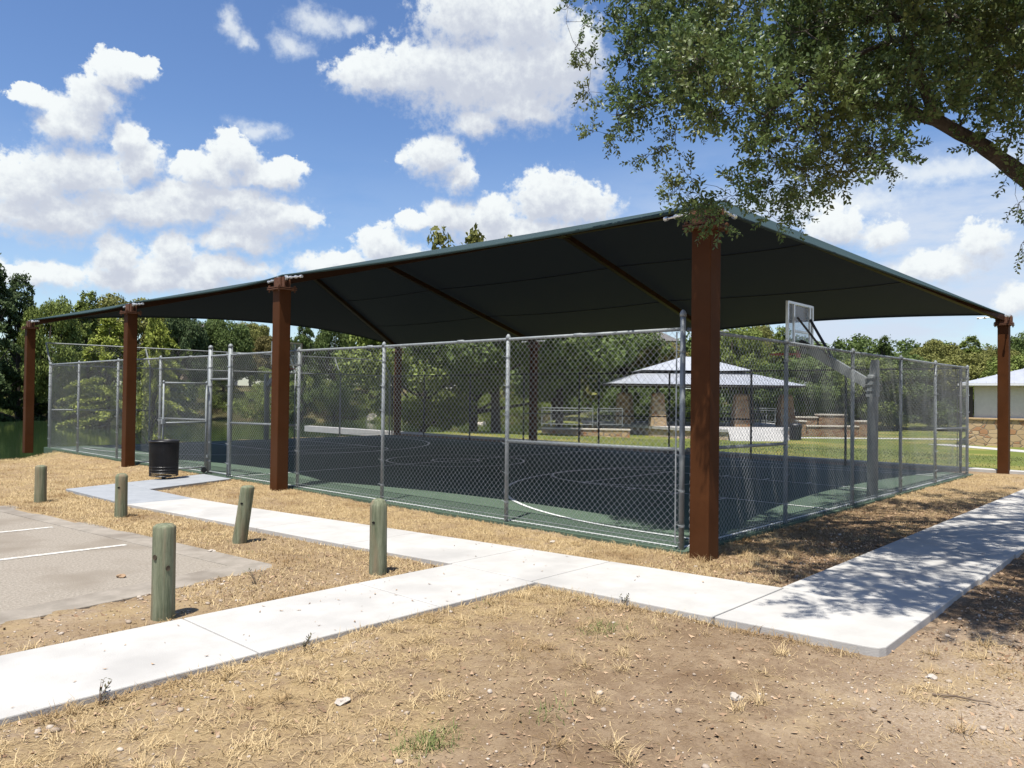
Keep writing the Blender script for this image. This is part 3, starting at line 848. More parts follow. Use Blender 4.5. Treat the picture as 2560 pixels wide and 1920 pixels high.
def link_cloth(Lx, H, p=0.040, r=0.0024, wob=0.0):
    """woven wire in the local x-z plane as triangular tubes"""
    nw = int(Lx / p); nz_ = int(H / p)
    p_ = Lx / nw; pz = H / nz_
    k = np.arange(nw)[:, None]; j_ = np.arange(nz_ + 1)[None]
    odd = (k + j_) % 2
    x = (k + odd) * p_; z = np.broadcast_to(j_ * pz, x.shape)
    y = np.where(odd == 1, 0.0025, -0.0025)
    if wob:
        y = y + wob * (fbm(x * 0.8, z * 0.8, 4) - 0.5)
    P = np.stack([x, y, z], -1)
    off = np.array([[r, 0, 0], [-0.5 * r, 0.87 * r, 0], [-0.5 * r, -0.87 * r, 0]])
    vs = (P[:, :, None, :] + off[None, None]).reshape(-1, 3)
    base = ((k * (nz_ + 1) + j_[:, :-1]) * 3)
    fs = [np.stack([base + a, base + b_, base + 3 + b_, base + 3 + a], -1).reshape(-1, 4) for a, b_ in ((0, 1), (1, 2), (2, 0))]
    return vs, np.concatenate(fs)


FENCE_H = 2.42


def fence(name, label, A, B_, posts, braces=(), H=FENCE_H, arms=False, gate=None, dark=False, term=(0, -1), wob=0.03, side=1, tall=(), skip=()):
    """posts are distances along A->B_; braces are bays with a middle rail; gate is the bay left open"""
    A = V((*A, 0)); B_ = V((*B_, 0)); d = (B_ - A).normalized(); Lx = (B_ - A).length
    ang = math.atan2(d.y, d.x)
    root = empty(name, A, ang, label, 'fence')
    pm = 'dark_post' if dark else 'galvanised'; wm = 'shaded_wire' if dark else 'wire'
    n = len(posts)
    for i_, s in enumerate(posts):
        if i_ in skip: continue
        big = i_ in [t % n for t in term] or i_ in tall
        r = (0.043 if i_ in tall and i_ else 0.031) if big else 0.028
        top = H + (0.17 if i_ in tall else 0.02)
        q = MB(); q.tube([(s, 0, -0.25), (s, 0, top)], r, 14)
        q.lathe([(r + 0.006, top - 0.03), (r + 0.006, top + 0.005), (r * 0.8, top + 0.03), (r * 0.3, top + 0.045)], (s, 0, 0), 14)
        po = q.build('post', pm, root, smooth=True)
        po.data.polygons.foreach_set('use_smooth', [len(f.vertices) == 4 for f in po.data.polygons])
        ti = None
        for z in np.linspace(0.25, H - 0.25, 6):
            if ti is None:
                q = MB(); q.lathe([(r + 0.004, -0.012), (r + 0.004, 0.012)], n=10)
                q.tube([(-0.01, -side * r, 0), (0.05, -side * (r + 0.012), 0.02)], 0.004, 5)
                ti = q.build('tie_wire', 'galvanised')
            else:
                ti = ti.copy(); COL.objects.link(ti)
            ti.parent = po; ti.location = (s, 0, z)
        if arms:
            q = MB(); q.bar((s, 0, H - 0.02), (s, 0.42, H + 0.66), 0.04, 0.02)
            q.build('slanted_arm', 'galvanised', root)
    q = MB(); q.tube([(posts[0], 0, H)] + [(s, 0, H + random.uniform(-0.012, 0.012)) for s in posts[1:-1]] + [(posts[-1], 0, H)], 0.021, 10)
    for s in np.arange(posts[0] + 1.4, posts[-1], 2.1): q.tube([(s, 0, H), (s + 0.12, 0, H)], 0.0235, 10)
    q.build('top_rail', pm, root, smooth=True)
    if arms:
        q = MB(); q.tube([(posts[0], 0.42, H + 0.66), (posts[-1], 0.42, H + 0.66)], 0.02, 8)
        q.build('upper_rail', 'galvanised', root, smooth=True)
        vs, fs = link_cloth(posts[-1] - posts[0], 0.78, 0.045, 0.0016)
        vs = np.stack([vs[:, 0] + posts[0], vs[:, 2] * 0.42 / 0.78, H + vs[:, 2] * 0.66 / 0.78], 1)
        mk('chain_link', vs, fs, 'wire', root)
    for b0 in braces:
        q = MB(); q.tube([(posts[b0], 0, 1.09), ((posts[b0] + posts[b0 + 1]) / 2, 0, 1.075), (posts[b0 + 1], 0, 1.06)], 0.021, 10)
        q.build('brace_rail', pm, root, smooth=True)
    segs = []
    if gate is None: segs = [(posts[0], posts[-1])]
    else: segs = [(posts[0], posts[gate]), (posts[gate + 1], posts[-1])]
    for a, b_ in segs:
        vs, fs = link_cloth(b_ - a, H + 0.0, wob=wob)
        mk('chain_link', vs + np.array([a, -side * 0.03, 0.005]), fs, wm, root)
        q = MB(); q.tube([(a, -side * 0.03, 0.07), (b_, -side * 0.03, 0.07)], 0.0035, 5)
        for s in (a + 0.06, b_ - 0.06): q.bar((s, -side * 0.03, 0.05), (s, -side * 0.03, H - 0.03), 0.016, 0.006)
        q.build('tension_bar', pm, root)
    if gate is not None:
        a, b_ = posts[gate], posts[gate + 1]
        q = MB(); q.tube([(a, 0, 1.93), (b_, 0, 1.93)], 0.022, 8); q.build('transom_rail', pm, root, smooth=True)
        vs, fs = link_cloth(b_ - a, H - 1.93)
        mk('chain_link', vs + np.array([a, -side * 0.02, 1.93]), fs, wm, root)
        q = MB(); q.tube([(a, 0, 0.03), (b_, 0, 0.03)], 0.02, 8); q.build('sill_rail', pm, root, smooth=True)
    return root


random.seed(4)
fence('chain_link_fence', 'galvanised chain-link fence with the gate opening, on the left side of the court', (0, 0.03), (0, 21.0),
      [0.0, 2.64, 5.30, 7.71, 10.21, 11.05, 13.45, 15.91, 18.64, 20.95], braces=(0, 3, 5), gate=4, tall=(0, 4, 5), side=-1)
fence('chain_link_fence', 'galvanised chain-link fence along the dappled tree shade, with the basketball pole behind it', (0.06, 0), (12.8, 0),
      [0.0, 2.59, 5.10, 7.55, 9.80, 12.4], braces=(0, 4), term=(-1,), side=1, wob=0.09, skip=(0,))
fence('chain_link_fence', 'taller chain-link fence with slanted arms at the pond end of the court', (0.05, 21.2), (12.75, 21.2),
      [0.0, 2.9, 5.7, 8.2, 10.2, 12.65], arms=True, braces=(0,), side=-1)
fence('chain_link_fence', 'chain-link fence coloured dark for canopy shade, on the far side of the court, before the stone pavilion', (12.75, 0.2), (12.75, 21.1),
      [0.0, 2.6, 5.15, 7.75, 10.35, 11.15, 13.6, 16.3, 18.9, 20.9], dark=True, braces=(2, 3, 5), side=-1)

# gate leaf, swung open
gt = empty('wire_gate', (-0.03, 11.06, 0), R_(180 + 6), 'galvanised chain-link gate standing open beside the black litter bin', 'gate')
q = MB()
GW, G0, G1 = 0.98, 0.13, 1.84
for a, b_ in (((0.06, G0), (0.06, G1)), ((GW, G0), (GW, G1)), ((0.06, G1), (GW, G1)), ((0.06, G0), (GW, G0)), ((0.06, 1.05), (GW, 1.05))):
    q.tube([(a[0], 0, a[1]), (b_[0], 0, b_[1])], 0.018, 10)
for x_ in (0.06, GW): q.lathe([(0.024, G1), (0.022, G1 + 0.03), (0.008, G1 + 0.045)], (x_, 0, 0), 10)
q.build('gate_frame', 'galvanised', gt, smooth=True)
vs, fs = link_cloth(GW - 0.08, G1 - G0 - 0.03)
mk('chain_link', vs + np.array([0.07, -0.02, G0 + 0.015]), fs, 'wire', gt)
for z in (0.35, 1.65):
    q = MB(); q.lathe([(0.03, z - 0.03), (0.03, z + 0.03)], (0.03, 0, 0), 10); q.box((0.0, 0, z), (0.07, 0.03, 0.04)); q.build('hinge', 'galvanised', gt)
q = MB(); q.box((GW + 0.005, 0, 1.08), (0.06, 0.07, 0.10)); q.tube([(GW - 0.05, -0.03, 1.10), (GW + 0.09, -0.03, 1.10)], 0.009, 6); q.build('latch', 'galvanised', gt)
q = MB(); q.lathe([(0.055, -0.02), (0.06, 0), (0.055, 0.02)], (0.09, 0, 0.07), 14, axis=Matrix.Rotation(math.pi / 2, 3, 'X')); q.build('wheel', 'black_steel', gt)

# ---------------------------------------------------------------- basketball hoops


def hoop(x, y, s, label):
    root = empty('basketball_hoop', (x, y, 0), 0 if s > 0 else math.pi, label, 'basketball hoop', 'basketball hoops of the court')
    q = MB()
    q.tube([(0, 0, -0.1), (0, 0, 2.05), (0.0, 0.0, 2.10)], 0.088, 18)
    po = q.build('pole', 'galvanised', root, smooth=True)
    po.data.polygons.foreach_set('use_smooth', [len(f.vertices) == 4 for f in po.data.polygons])
    q = MB()
    q.prism([(-0.08, -0.085), (0.08, -0.085), (0.08, 0.085), (-0.08, 0.085)], 2.05, 2.06)
    vs = [(-0.085, -0.085, 1.72), (0.085, -0.085, 1.72), (0.085, 0.09, 1.72), (-0.085, 0.09, 1.72), (-0.06, -0.085, 2.36), (0.06, -0.085, 2.36), (0.06, 0.015, 2.36), (-0.06, 0.015, 2.36)]
    q.add(vs, [[3, 2, 1, 0], [4, 5, 6, 7], [0, 1, 5, 4], [1, 2, 6, 5], [2, 3, 7, 6], [3, 0, 4, 7]])
    q.build('pole_head', 'galvanised', root)
    q = MB()
    for z in (1.82, 1.93, 2.04): q.box((0, 0.0, z), (0.20, 0.20, 0.014))
    q.build('clamp', 'galvanised', root)
    q = MB(); q.bar((0, 0.09, 1.95), (0, 1.10, 2.58), 0.13, 0.16)
    q.build('arm', 'galvanised', root)
    q = MB(); q.box((0, 1.30, 3.03), (1.12, 0.014, 0.74)); q.build('backboard', 'clear_board', root)
    q = MB()
    for dx in (-0.56, 0.56): q.box((dx, 1.29, 3.03), (0.055, 0.045, 0.80))
    for z in (2.65, 3.41): q.box((0, 1.29, z), (1.066, 0.045, 0.05))
    for dx in (-0.36, 0.36): q.box((dx, 1.255, 3.03), (0.055, 0.03, 0.71))
    q.box((0, 1.252, 2.90), (0.665, 0.03, 0.04))
    q.build('board_frame', 'bright_steel', root, bevel=0.004)
    q = MB()
    for dx in (-0.30, 0.30): q.bar((dx, 1.22, 3.15), (dx * 0.25, 0.72, 2.40), 0.035)
    q.bar((0, 1.05, 2.58), (0, 1.28, 2.72), 0.10); q.box((0, 1.23, 2.62), (0.24, 0.04, 0.24))
    q.build('strut', 'dark_post', root)
    q = MB()
    P = [(0.225 * math.cos(a), 1.62 + 0.225 * math.sin(a), 2.50) for a in np.linspace(0, 2 * math.pi, 29)]
    q.tube(P, 0.012, 6, cap=False); q.box((0, 1.36, 2.50), (0.20, 0.10, 0.02)); q.box((0, 1.315, 2.50), (0.16, 0.012, 0.14))
    q.build('rim', 'orange_paint', root)
    q = MB()
    for a in np.linspace(0, 2 * math.pi, 12, endpoint=False):
        for tw in (0.5, -0.5):
            q.tube([(0.222 * math.cos(a), 1.62 + 0.222 * math.sin(a), 2.49), (0.17 * math.cos(a + tw * 0.5), 1.62 + 0.17 * math.sin(a + tw * 0.5), 2.33), (0.12 * math.cos(a + tw), 1.62 + 0.12 * math.sin(a + tw), 2.14)], 0.003, 3)
    return root


h1 = hoop(6.58, 0.15, 1, 'basketball hoop with a clear board on a thick grey pole at the near right fence')
h2 = hoop(6.95, 20.95, -1, 'basketball hoop in front of the pond, at the far end of the court')

# ---------------------------------------------------------------- litter bin
LBS = 0.92
lb = empty('litter_bin', (-1.12, 10.62, -0.06), 0, 'black round litter bin of steel slats by the open gate', 'litter bin')
q = MB()
for a in np.linspace(0, 2 * math.pi, 72, endpoint=False):
    q.bar((0.275 * math.cos(a), 0.275 * math.sin(a), 0.13), (0.285 * math.cos(a), 0.285 * math.sin(a), 0.83), 0.008)
for z in (0.13, 0.20, 0.26, 0.32):
    q.tube([(0.279 * math.cos(a), 0.279 * math.sin(a), z) for a in np.linspace(0, 2 * math.pi, 37)], 0.006, 5, cap=False)
q.build('basket', 'black_steel', lb)
q = MB(); q.lathe([(0.235, 0.20), (0.268, 0.78), (0.268, 0.84), (0.255, 0.84), (0.22, 0.22)], n=40); q.build('liner', 'black_liner', lb, smooth=True)
q = MB(); q.tube([(0.286 * math.cos(a), 0.286 * math.sin(a), 0.845) for a in np.linspace(0, 2 * math.pi, 41)], 0.02, 8, cap=False); q.build('rim', 'black_steel', lb, smooth=True)
q = MB(); q.lathe([(0.045, -0.08), (0.045, 0.12)], n=14); q.lathe([(0.16, 0.10), (0.16, 0.125)], n=20); q.build('pedestal', 'black_steel', lb)
lb.scale = (LBS, LBS, LBS)

# ---------------------------------------------------------------- bollards


def bollard(x, y, h, r, lean, rz, label, dome=0.035, hole=None, knots=0, chip=False):
    root = empty('wooden_bollard', (x, y, -0.06), rz, label, 'bollard', 'timber bollards round the car park')
    prof = [(r * 1.03, -0.25), (r * 1.03, 0.06), (r * 1.0, 0.2), (r * 0.985, h * 0.6), (r * 0.975, h - dome - 0.012), (r * 0.93, h - dome), (r * 0.72, h - dome * 0.35), (r * 0.35, h - 0.004), (0.004, h)]
    fine_ = []
    for (a, z0), (b_, z1) in zip(prof[:-1], prof[1:]):
        for k in range(4): fine_.append((a + (b_ - a) * k / 4, z0 + (z1 - z0) * k / 4))
    q = MB(); q.lathe(fine_, n=36)
    sx = random.uniform(0, 50); vs = []
    crack = random.uniform(3.3, 4.2)
    for v in q.v:
        a = math.atan2(v[1], v[0]); rr = math.hypot(v[0], v[1])
        k = 1 + 0.025 * (float(fbm(np.array(math.cos(a) * 2 + sx), np.array(v[2] * 1.2 + math.sin(a) * 2), 2)) - 0.5) * 2
        if abs((a % (2 * math.pi)) - crack) < 0.10 and 0.05 < v[2] < h - dome: k -= 0.035
        vs.append((v[0] * k + lean[0] * max(v[2], 0), v[1] * k + lean[1] * max(v[2], 0), v[2]))
    q.v = [tuple(Matrix.Rotation(-rz, 3, 'Z') @ V((lean[0] * v[2], lean[1] * v[2], 0)) + V((v[0] - lean[0] * max(v[2], 0), v[1] - lean[1] * max(v[2], 0), v[2]))) for v in vs]
    o = q.build('wood_post', 'treated_wood', root, smooth=True)
    cdir = V((CAM[0] - x, CAM[1] - y, 0)).normalized(); side_ = V((-cdir.y, cdir.x, 0))
    Ri = Matrix.Rotation(-rz, 3, 'Z')

    def spot(name, along, z, rx, rzz, mt):
        k = along; n_ = (cdir * math.sqrt(1 - k * k) + side_ * k); c_ = n_ * (r * 0.975)
        q = MB(); ax = n_.to_track_quat('Z', 'Y').to_matrix()
        q.lathe([(1.0, -0.012), (1.0, 0.006), (0.6, 0.004)], n=14)
        q.v = [tuple(Ri @ (c_ + ax @ V((v[0] * rx, v[1] * rzz, v[2]))) + Ri @ V((lean[0] * z, lean[1] * z, 0)) + V((0, 0, z))) for v in q.v]
        q.build(name, mt, root)
    if hole: spot('bolt_hole', hole, h * 0.70, 0.016, 0.011, 'hole')
    for k in range(knots): spot('knot', (0.35, -0.75)[k], h * (0.56, 0.67)[k], 0.016, 0.020, 'knot')
    return root


# side_ points to the left of the picture, so right-hand marks are negative
bollard(-5.05, 1.46, 0.735, 0.083, (0.0, 0.0), 0.3, 'stout green-tinged timber bollard nearest the viewer, with a long crack', 0.02, None, 2)
bollard(-3.00, 1.52, 0.735, 0.082, (0.0, 0.012), 1.1, 'domed green timber bollard standing at the corner where two paths meet', 0.055, -0.55)
bollard(-3.14, 3.90, 0.665, 0.079, (0.09, -0.097), 2.0, 'tilted timber bollard leaning towards the path by the fence', 0.02, -0.5)
bollard(-3.43, 6.56, 0.62, 0.079, (0.0, 0.0), 3.0, 'short weathered timber bollard in front of the grey path to the gate', 0.035, -0.4)
bollard(-3.72, 8.90, 0.585, 0.082, (0.0, 0.0), 4.4, 'small weathered timber bollard in dry grass, farthest from the viewer', 0.02, None)

# ---------------------------------------------------------------- pavilion beyond the lawn
RT = math.atan2(-0.7346, 0.6784)


def hip_roof(q, x0, x1, y0, y1, z0, rx0, rx1, ry, z1, th=0.0):
    """hip roof sheet with thickness: eave rectangle to ridge segment"""
    v = [(x0, y0, z0), (x1, y0, z0), (x1, y1, z0), (x0, y1, z0), (rx0, ry, z1), (rx1, ry, z1)]
    q.add(v, [[0, 1, 5, 4], [2, 3, 4, 5], [1, 2, 5], [3, 0, 4], [3, 2, 1, 0]])
    return q


def ribs(q, x0, x1, y0, z0, rx0, rx1, ry, z1, step=0.45):
    """standing seams on the front slope and the two ends"""
    x = x0 + step
    while x < x1:
        k = 1.0
        if x < rx0: k = (x - x0) / (rx0 - x0)
        elif x > rx1: k = (x1 - x) / (x1 - rx1)
        q.bar((x, y0, z0 + 0.012), (x, y0 + (ry - y0) * k, z0 + 0.012 + (z1 - z0) * k), 0.03, 0.035)
        x += step


pav = empty('picnic_pavilion', (33.2, 17.8, 0), RT, 'open picnic pavilion with a two-tier pale metal roof on tapered stone pillars', 'pavilion')
q = MB(); q.prism([(-6.5, 7.5), (-4.5, 3.3), (-2.1, -1.5), (0.3, -3.2), (3.0, -3.2), (4.0, -1.0), (5.4, 1.0), (6.6, 3.2), (6.6, 9.5), (-6.5, 9.5)], -0.16, 0.0)
q.build('floor_slab', 'curb_concrete', pav)
q = MB(); q.prism([(-6.4, 7.5), (-4.44, 3.4), (-2.05, -1.4), (0.3, -3.1), (3.0, -3.1), (3.95, -0.9), (5.3, 1.1), (6.5, 3.3), (6.5, 9.4), (-6.4, 9.4)], -1.0, -0.162)
q.build('plinth', 'pale_rubble', pav)
q = MB(); q.add([(0.25, -3.2, -0.003), (3.05, -3.2, -0.003), (4.1, -1.0, -0.003), (0.25, -3.9, -0.8), (3.3, -3.9, -0.8), (4.4, -1.4, -0.8), (1.0, -2, -0.8)],
                [[0, 3, 4, 1], [1, 4, 5, 2], [0, 6, 3], [0, 1, 2, 6], [6, 2, 5], [3, 6, 5, 4]]); q.build('ramp', 'curb_concrete', pav)
for (x, y) in ((-4.4, 3.9), (-2.75, 1.0), (2.2, 1.2), (5.3, 2.4), (4.2, 6.8), (-3.6, 7.6)):
    q = MB(); a, b_ = 0.47, 0.33
    q.add([(x - a, y - a, -0.01), (x + a, y - a, -0.01), (x + a, y + a, -0.01), (x - a, y + a, -0.01), (x - b_, y - b_, 1.85), (x + b_, y - b_, 1.85), (x + b_, y + b_, 1.85), (x - b_, y + b_, 1.85),
           (x - b_ * .6, y - b_ * .6, 1.95), (x + b_ * .6, y - b_ * .6, 1.95), (x + b_ * .6, y + b_ * .6, 1.95), (x - b_ * .6, y + b_ * .6, 1.95)],
          [[0, 1, 5, 4], [1, 2, 6, 5], [2, 3, 7, 6], [3, 0, 4, 7], [4, 5, 9, 8], [5, 6, 10, 9], [6, 7, 11, 10], [7, 4, 8, 11], [8, 9, 10, 11]])
    pi_ = q.build('stone_pillar', 'brown_rubble' if y > 1.1 and x > 0 else 'rubble_wall', pav)
    q = MB(); q.box((x, y, 2.2), (0.17, 0.17, 0.56)); s_ = q.build('steel_post', 'fascia', pi_)
q = MB(); hip_roof(q, -5.7, 5.7, 0, 9.0, 2.46, -1.6, 1.6, 4.5, 3.72); ribs(q, -5.7, 5.7, 0, 2.46, -1.6, 1.6, 4.5, 3.72)
q.build('lower_roof', 'metal_roof', pav)
q = MB(); q.box((0, 0.06, 2.40), (11.3, 0.08, 0.1)); q.box((0, 8.94, 2.40), (11.3, 0.08, 0.1))
for x in (-5.62, 5.62): q.box((x, 4.5, 2.40), (0.08, 8.7, 0.1))
q.build('fascia_board', 'fascia', pav)
q = MB(); q.box((0, 4.5, 3.2), (5.6, 3.2, 0.26)); q.build('clerestory', 'fascia', pav)
q = MB(); hip_roof(q, -3.45, 3.45, 2.3, 6.7, 3.34, -0.5, 0.5, 4.5, 4.28); ribs(q, -3.45, 3.45, 2.3, 3.34, -0.5, 0.5, 4.5, 4.28)
q.build('upper_roof', 'metal_roof', pav)


def picnic_table(x, y, label, rz=0.0):
    c_ = V((33.2, 17.8, 0)) + Matrix.Rotation(RT, 3, 'Z') @ V((x, y, 0))
    r_ = empty('picnic_table', c_, RT + rz, label, 'picnic table', 'picnic tables under the pavilion')
    q = MB(); q.box((0, 0, 0.75), (1.8, 0.75, 0.05)); q.build('tabletop', 'black_steel', r_)
    for s in (-1, 1):
        q = MB(); q.box((0, s * 0.68, 0.45), (1.8, 0.27, 0.045)); q.build('bench', 'black_steel', r_)
    q = MB()
    for dx in (-0.65, 0.65):
        q.tube([(dx, -0.80, 0.02), (dx, -0.68, 0.43), (dx, 0.68, 0.43), (dx, 0.80, 0.02)], 0.025, 6)
        q.tube([(dx, -0.55, 0.43), (dx, -0.25, 0.73)], 0.025, 6); q.tube([(dx, 0.55, 0.43), (dx, 0.25, 0.73)], 0.025, 6)
    q.build('frame', 'black_steel', r_)


picnic_table(-1.2, 2.6, 'black picnic table under the pavilion, just right of its second stone pillar')
picnic_table(1.35, 2.7, 'black picnic table under the pavilion, left of the dark stone pillar', 0.1)
picnic_table(3.3, 2.5, 'black picnic table under the pavilion, between its two right-hand pillars', -0.1)


def railing(name, pts, label, h=1.1, z=0.0):
    c_ = V((33.2, 17.8, 0))
    r_ = empty('metal_railing', c_, RT, label, 'railing')
    post0 = None; rails = MB()
    P = [V((*p, z)) for p in pts]
    for a, b_ in zip(P[:-1], P[1:]):
        n = max(1, int((b_ - a).length / 1.6))
        for i_ in range(n + 1):
            p = a.lerp(b_, i_ / n)
            if post0 is None:
                post0 = MB().tube([(0, 0, 0), (0, 0, h)], 0.03, 6).build('post', 'galvanised', r_); post0.location = p
            elif i_ > 0:
                c2 = post0.copy(); COL.objects.link(c2); c2.parent = r_; c2.location = p
        for hh in (h, h * 0.86): rails.tube([a + V((0, 0, hh)), b_ + V((0, 0, hh))], 0.026, 6)
        rails.tube([a + V((0, 0, 0.12)), b_ + V((0, 0, 0.12))], 0.02, 6)
    rails.build('handrail', 'galvanised', r_)
    for a, b_ in zip(P[:-1], P[1:]):
        vs, fs = link_cloth((b_ - a).length, h * 0.72, 0.06, 0.003)
        d = (b_ - a).normalized()
        vs = np.stack([a.x + vs[:, 0] * d.x, a.y + vs[:, 0] * d.y, a.z + 0.12 + vs[:, 2]], 1)
        mk('wire_infill', vs, fs, 'wire', r_)


railing('r', [(-9.6, 0.2), (-9.1, -0.3), (-6.7, -0.3)], 'metal railing with wire infill above the end of the low limestone wall', 1.05, -0.05)
railing('r', [(-6.4, -0.1), (-4.9, 0.4), (-4.6, 2.6)], 'metal railing with wire infill left of the first pavilion pillar', 1.05, -0.05)
railing('r', [(-4.6, 9.0), (-1.5, 9.3), (6.4, 9.3), (6.5, 4.2)], 'long metal railing along the back edge of the pavilion floor', 1.0)


def at_pav(x, y, z=0.0):
    p = V((33.2, 17.8, 0)) + Matrix.Rotation(RT, 3, 'Z') @ V((x, y, 0)); return (p.x, p.y, z)


lw = empty('limestone_wall', at_pav(-7.4, -2.8), RT, 'low limestone retaining wall left of the pavilion, partly in tree shade', 'wall')
q = MB(); q.prism([(-2.3, 0.4), (2.4, -0.3), (2.45, 0.1), (-2.25, 0.8)], -1.1, -0.13); q.build('wall_face', 'rubble_wall', lw)
q = MB(); q.prism([(-2.34, 0.36), (2.44, -0.34), (2.49, 0.14), (-2.29, 0.84)], -0.129, -0.06); q.build('coping', 'cap_stone', lw)
sw = empty('stone_planter', at_pav(7.9, 2.5), RT, 'brown stone planter wall with pale copings, right of the pavilion', 'wall')
for nm, c_, d_ in (('pier', (-1.85, -0.1, -0.2), (0.75, 0.7, 1.0)), ('low_wall', (0.15, -0.05, -0.35), (3.2, 0.45, 0.72)), ('pier', (2.15, 0.1, -0.15), (0.75, 0.8, 0.95)),
                   ('back_wall', (-0.75, 1.6, 0.0), (1.3, 0.5, 1.0)), ('back_wall', (0.85, 1.6, 0.1), (1.7, 0.6, 1.15))):
    q = MB(); q.box(c_, d_); w_ = q.build(nm, 'brown_rubble', sw)
    q = MB(); q.box((c_[0], c_[1], c_[2] + d_[2] / 2 + 0.041), (d_[0] + 0.1, d_[1] + 0.1, 0.08)); cc = q.build('coping', 'cap_stone', w_)
q = MB(); q.lathe([(0.30, -0.62), (0.33, 0.12), (0.35, 0.12), (0.35, 0.24), (0.30, 0.30), (0.12, 0.36)], n=20)
pb = empty('park_bin', at_pav(4.35, -1.9), RT, 'dark round park bin in front of the right-hand pavilion pillar', 'litter bin')
q.build('bin_body', 'black_steel', pb)
q = MB(); q.lathe([(0.36, 0.10), (0.36, 0.16)], n=20); q.build('rim', 'black_liner', pb)

# ---------------------------------------------------------------- stone and stucco hut on the right
hut = empty('park_building', (37.9, 5.3, 0), RT - R_(33), 'low cream stucco building with a stone base and pale metal hip roof', 'building')
q = MB(); q.box((5.0, 4.5, 1.3), (10.0, 9.0, 2.5)); q.build('stucco_wall', 'stucco', hut)
q = MB(); q.box((4.85, 4.45, -0.15), (10.4, 9.3, 1.78)); q.build('stone_base', 'rubble_wall', hut)
q = MB(); q.box((4.85, 4.43, 0.785), (10.5, 9.42, 0.09)); q.build('stone_cap', 'tan_stone_cap', hut, bevel=0.015)
q = MB(); hip_roof(q, -0.65, 10.65, -0.65, 9.65, 2.58, 4.9, 5.1, 4.5, 4.20); ribs(q, -0.65, 10.65, -0.65, 2.58, 4.9, 5.1, 4.5, 4.20, 0.4)
q.build('roof', 'metal_roof', hut)
q = MB(); q.box((5.0, -0.66, 2.52), (11.3, 0.1, 0.11)); q.box((-0.66, 4.5, 2.52), (0.1, 10.2, 0.11)); q.build('gutter', 'eave_trim', hut)
q = MB(); q.box((5.0, -0.33, 2.48), (10.6, 0.55, 0.03)); q.build('soffit', 'fascia', hut)
q = MB(); q.box((-0.18, -0.05, 1.62), (0.26, 0.12, 1.55)); q.build('opening_shade', 'fascia', hut)  # dark bar painting the shade of a side opening

# ---------------------------------------------------------------- houses on the far side, half hidden by trees


def house(x, y, z, w, d, h, label, rz):
    r_ = empty('house', (x, y, z), rz, label, 'house', 'houses among the far trees')
    q = MB(); q.box((0, 0, h / 2 - 1), (w, d, h + 2)); q.build('wall', 'house_wall', r_)
    q = MB(); hip_roof(q, -w / 2 - 0.5, w / 2 + 0.5, -d / 2 - 0.5, d / 2 + 0.5, h + 0.002, -w / 4, w / 4, 0, h + 1.9); q.build('roof', 'house_roof', r_)
    for sx in (-0.28, 0.05, 0.32):
        q = MB(); q.box((sx * w, -d / 2 - 0.01, h - 1.4), (0.9, 0.06, 1.1)); fr = q.build('window', 'white_paint', r_)
        q = MB(); q.box((sx * w, -d / 2 - 0.05, h - 1.4), (0.74, 0.04, 0.94)); q.build('pane', 'window_glass', fr)


house(44.5, 106.0, 2.5, 9, 8, 7.2, 'pale house on the far hill beside the dark oak on the left', RT)
house(69.0, 47.0, 1.0, 8, 8, 7.0, 'pink-walled house half hidden in trees, just left of the nearest brown column', RT)

# ---------------------------------------------------------------- trees
rg = np.random.default_rng(11)


def unit(n):
    v = rg.normal(size=(n, 3)); return v / np.linalg.norm(v, axis=1)[:, None]


def leaf_quads(P, size, flat=0.0, out=None):
    """a bent diamond leaf (or leaf spray) at every point of P"""
    n = len(P)
    nr = unit(n)
    if out is not None: nr = nr + out * 0.9
    nr[:, 2] += flat
    nr /= np.linalg.norm(nr, axis=1)[:, None]
    t_ = np.cross(nr, unit(n)); t_ /= np.linalg.norm(t_, axis=1)[:, None] + 1e-9
    b_ = np.cross(nr, t_)
    s = (size * rg.uniform(0.6, 1.4, n))[:, None]
    v = np.stack([P - t_ * s, P + b_ * s * 0.55 + nr * s * 0.15, P + t_ * s, P - b_ * s * 0.55 + nr * s * 0.15], 1).reshape(-1, 3)
    return v, np.arange(4 * n).reshape(-1, 4)


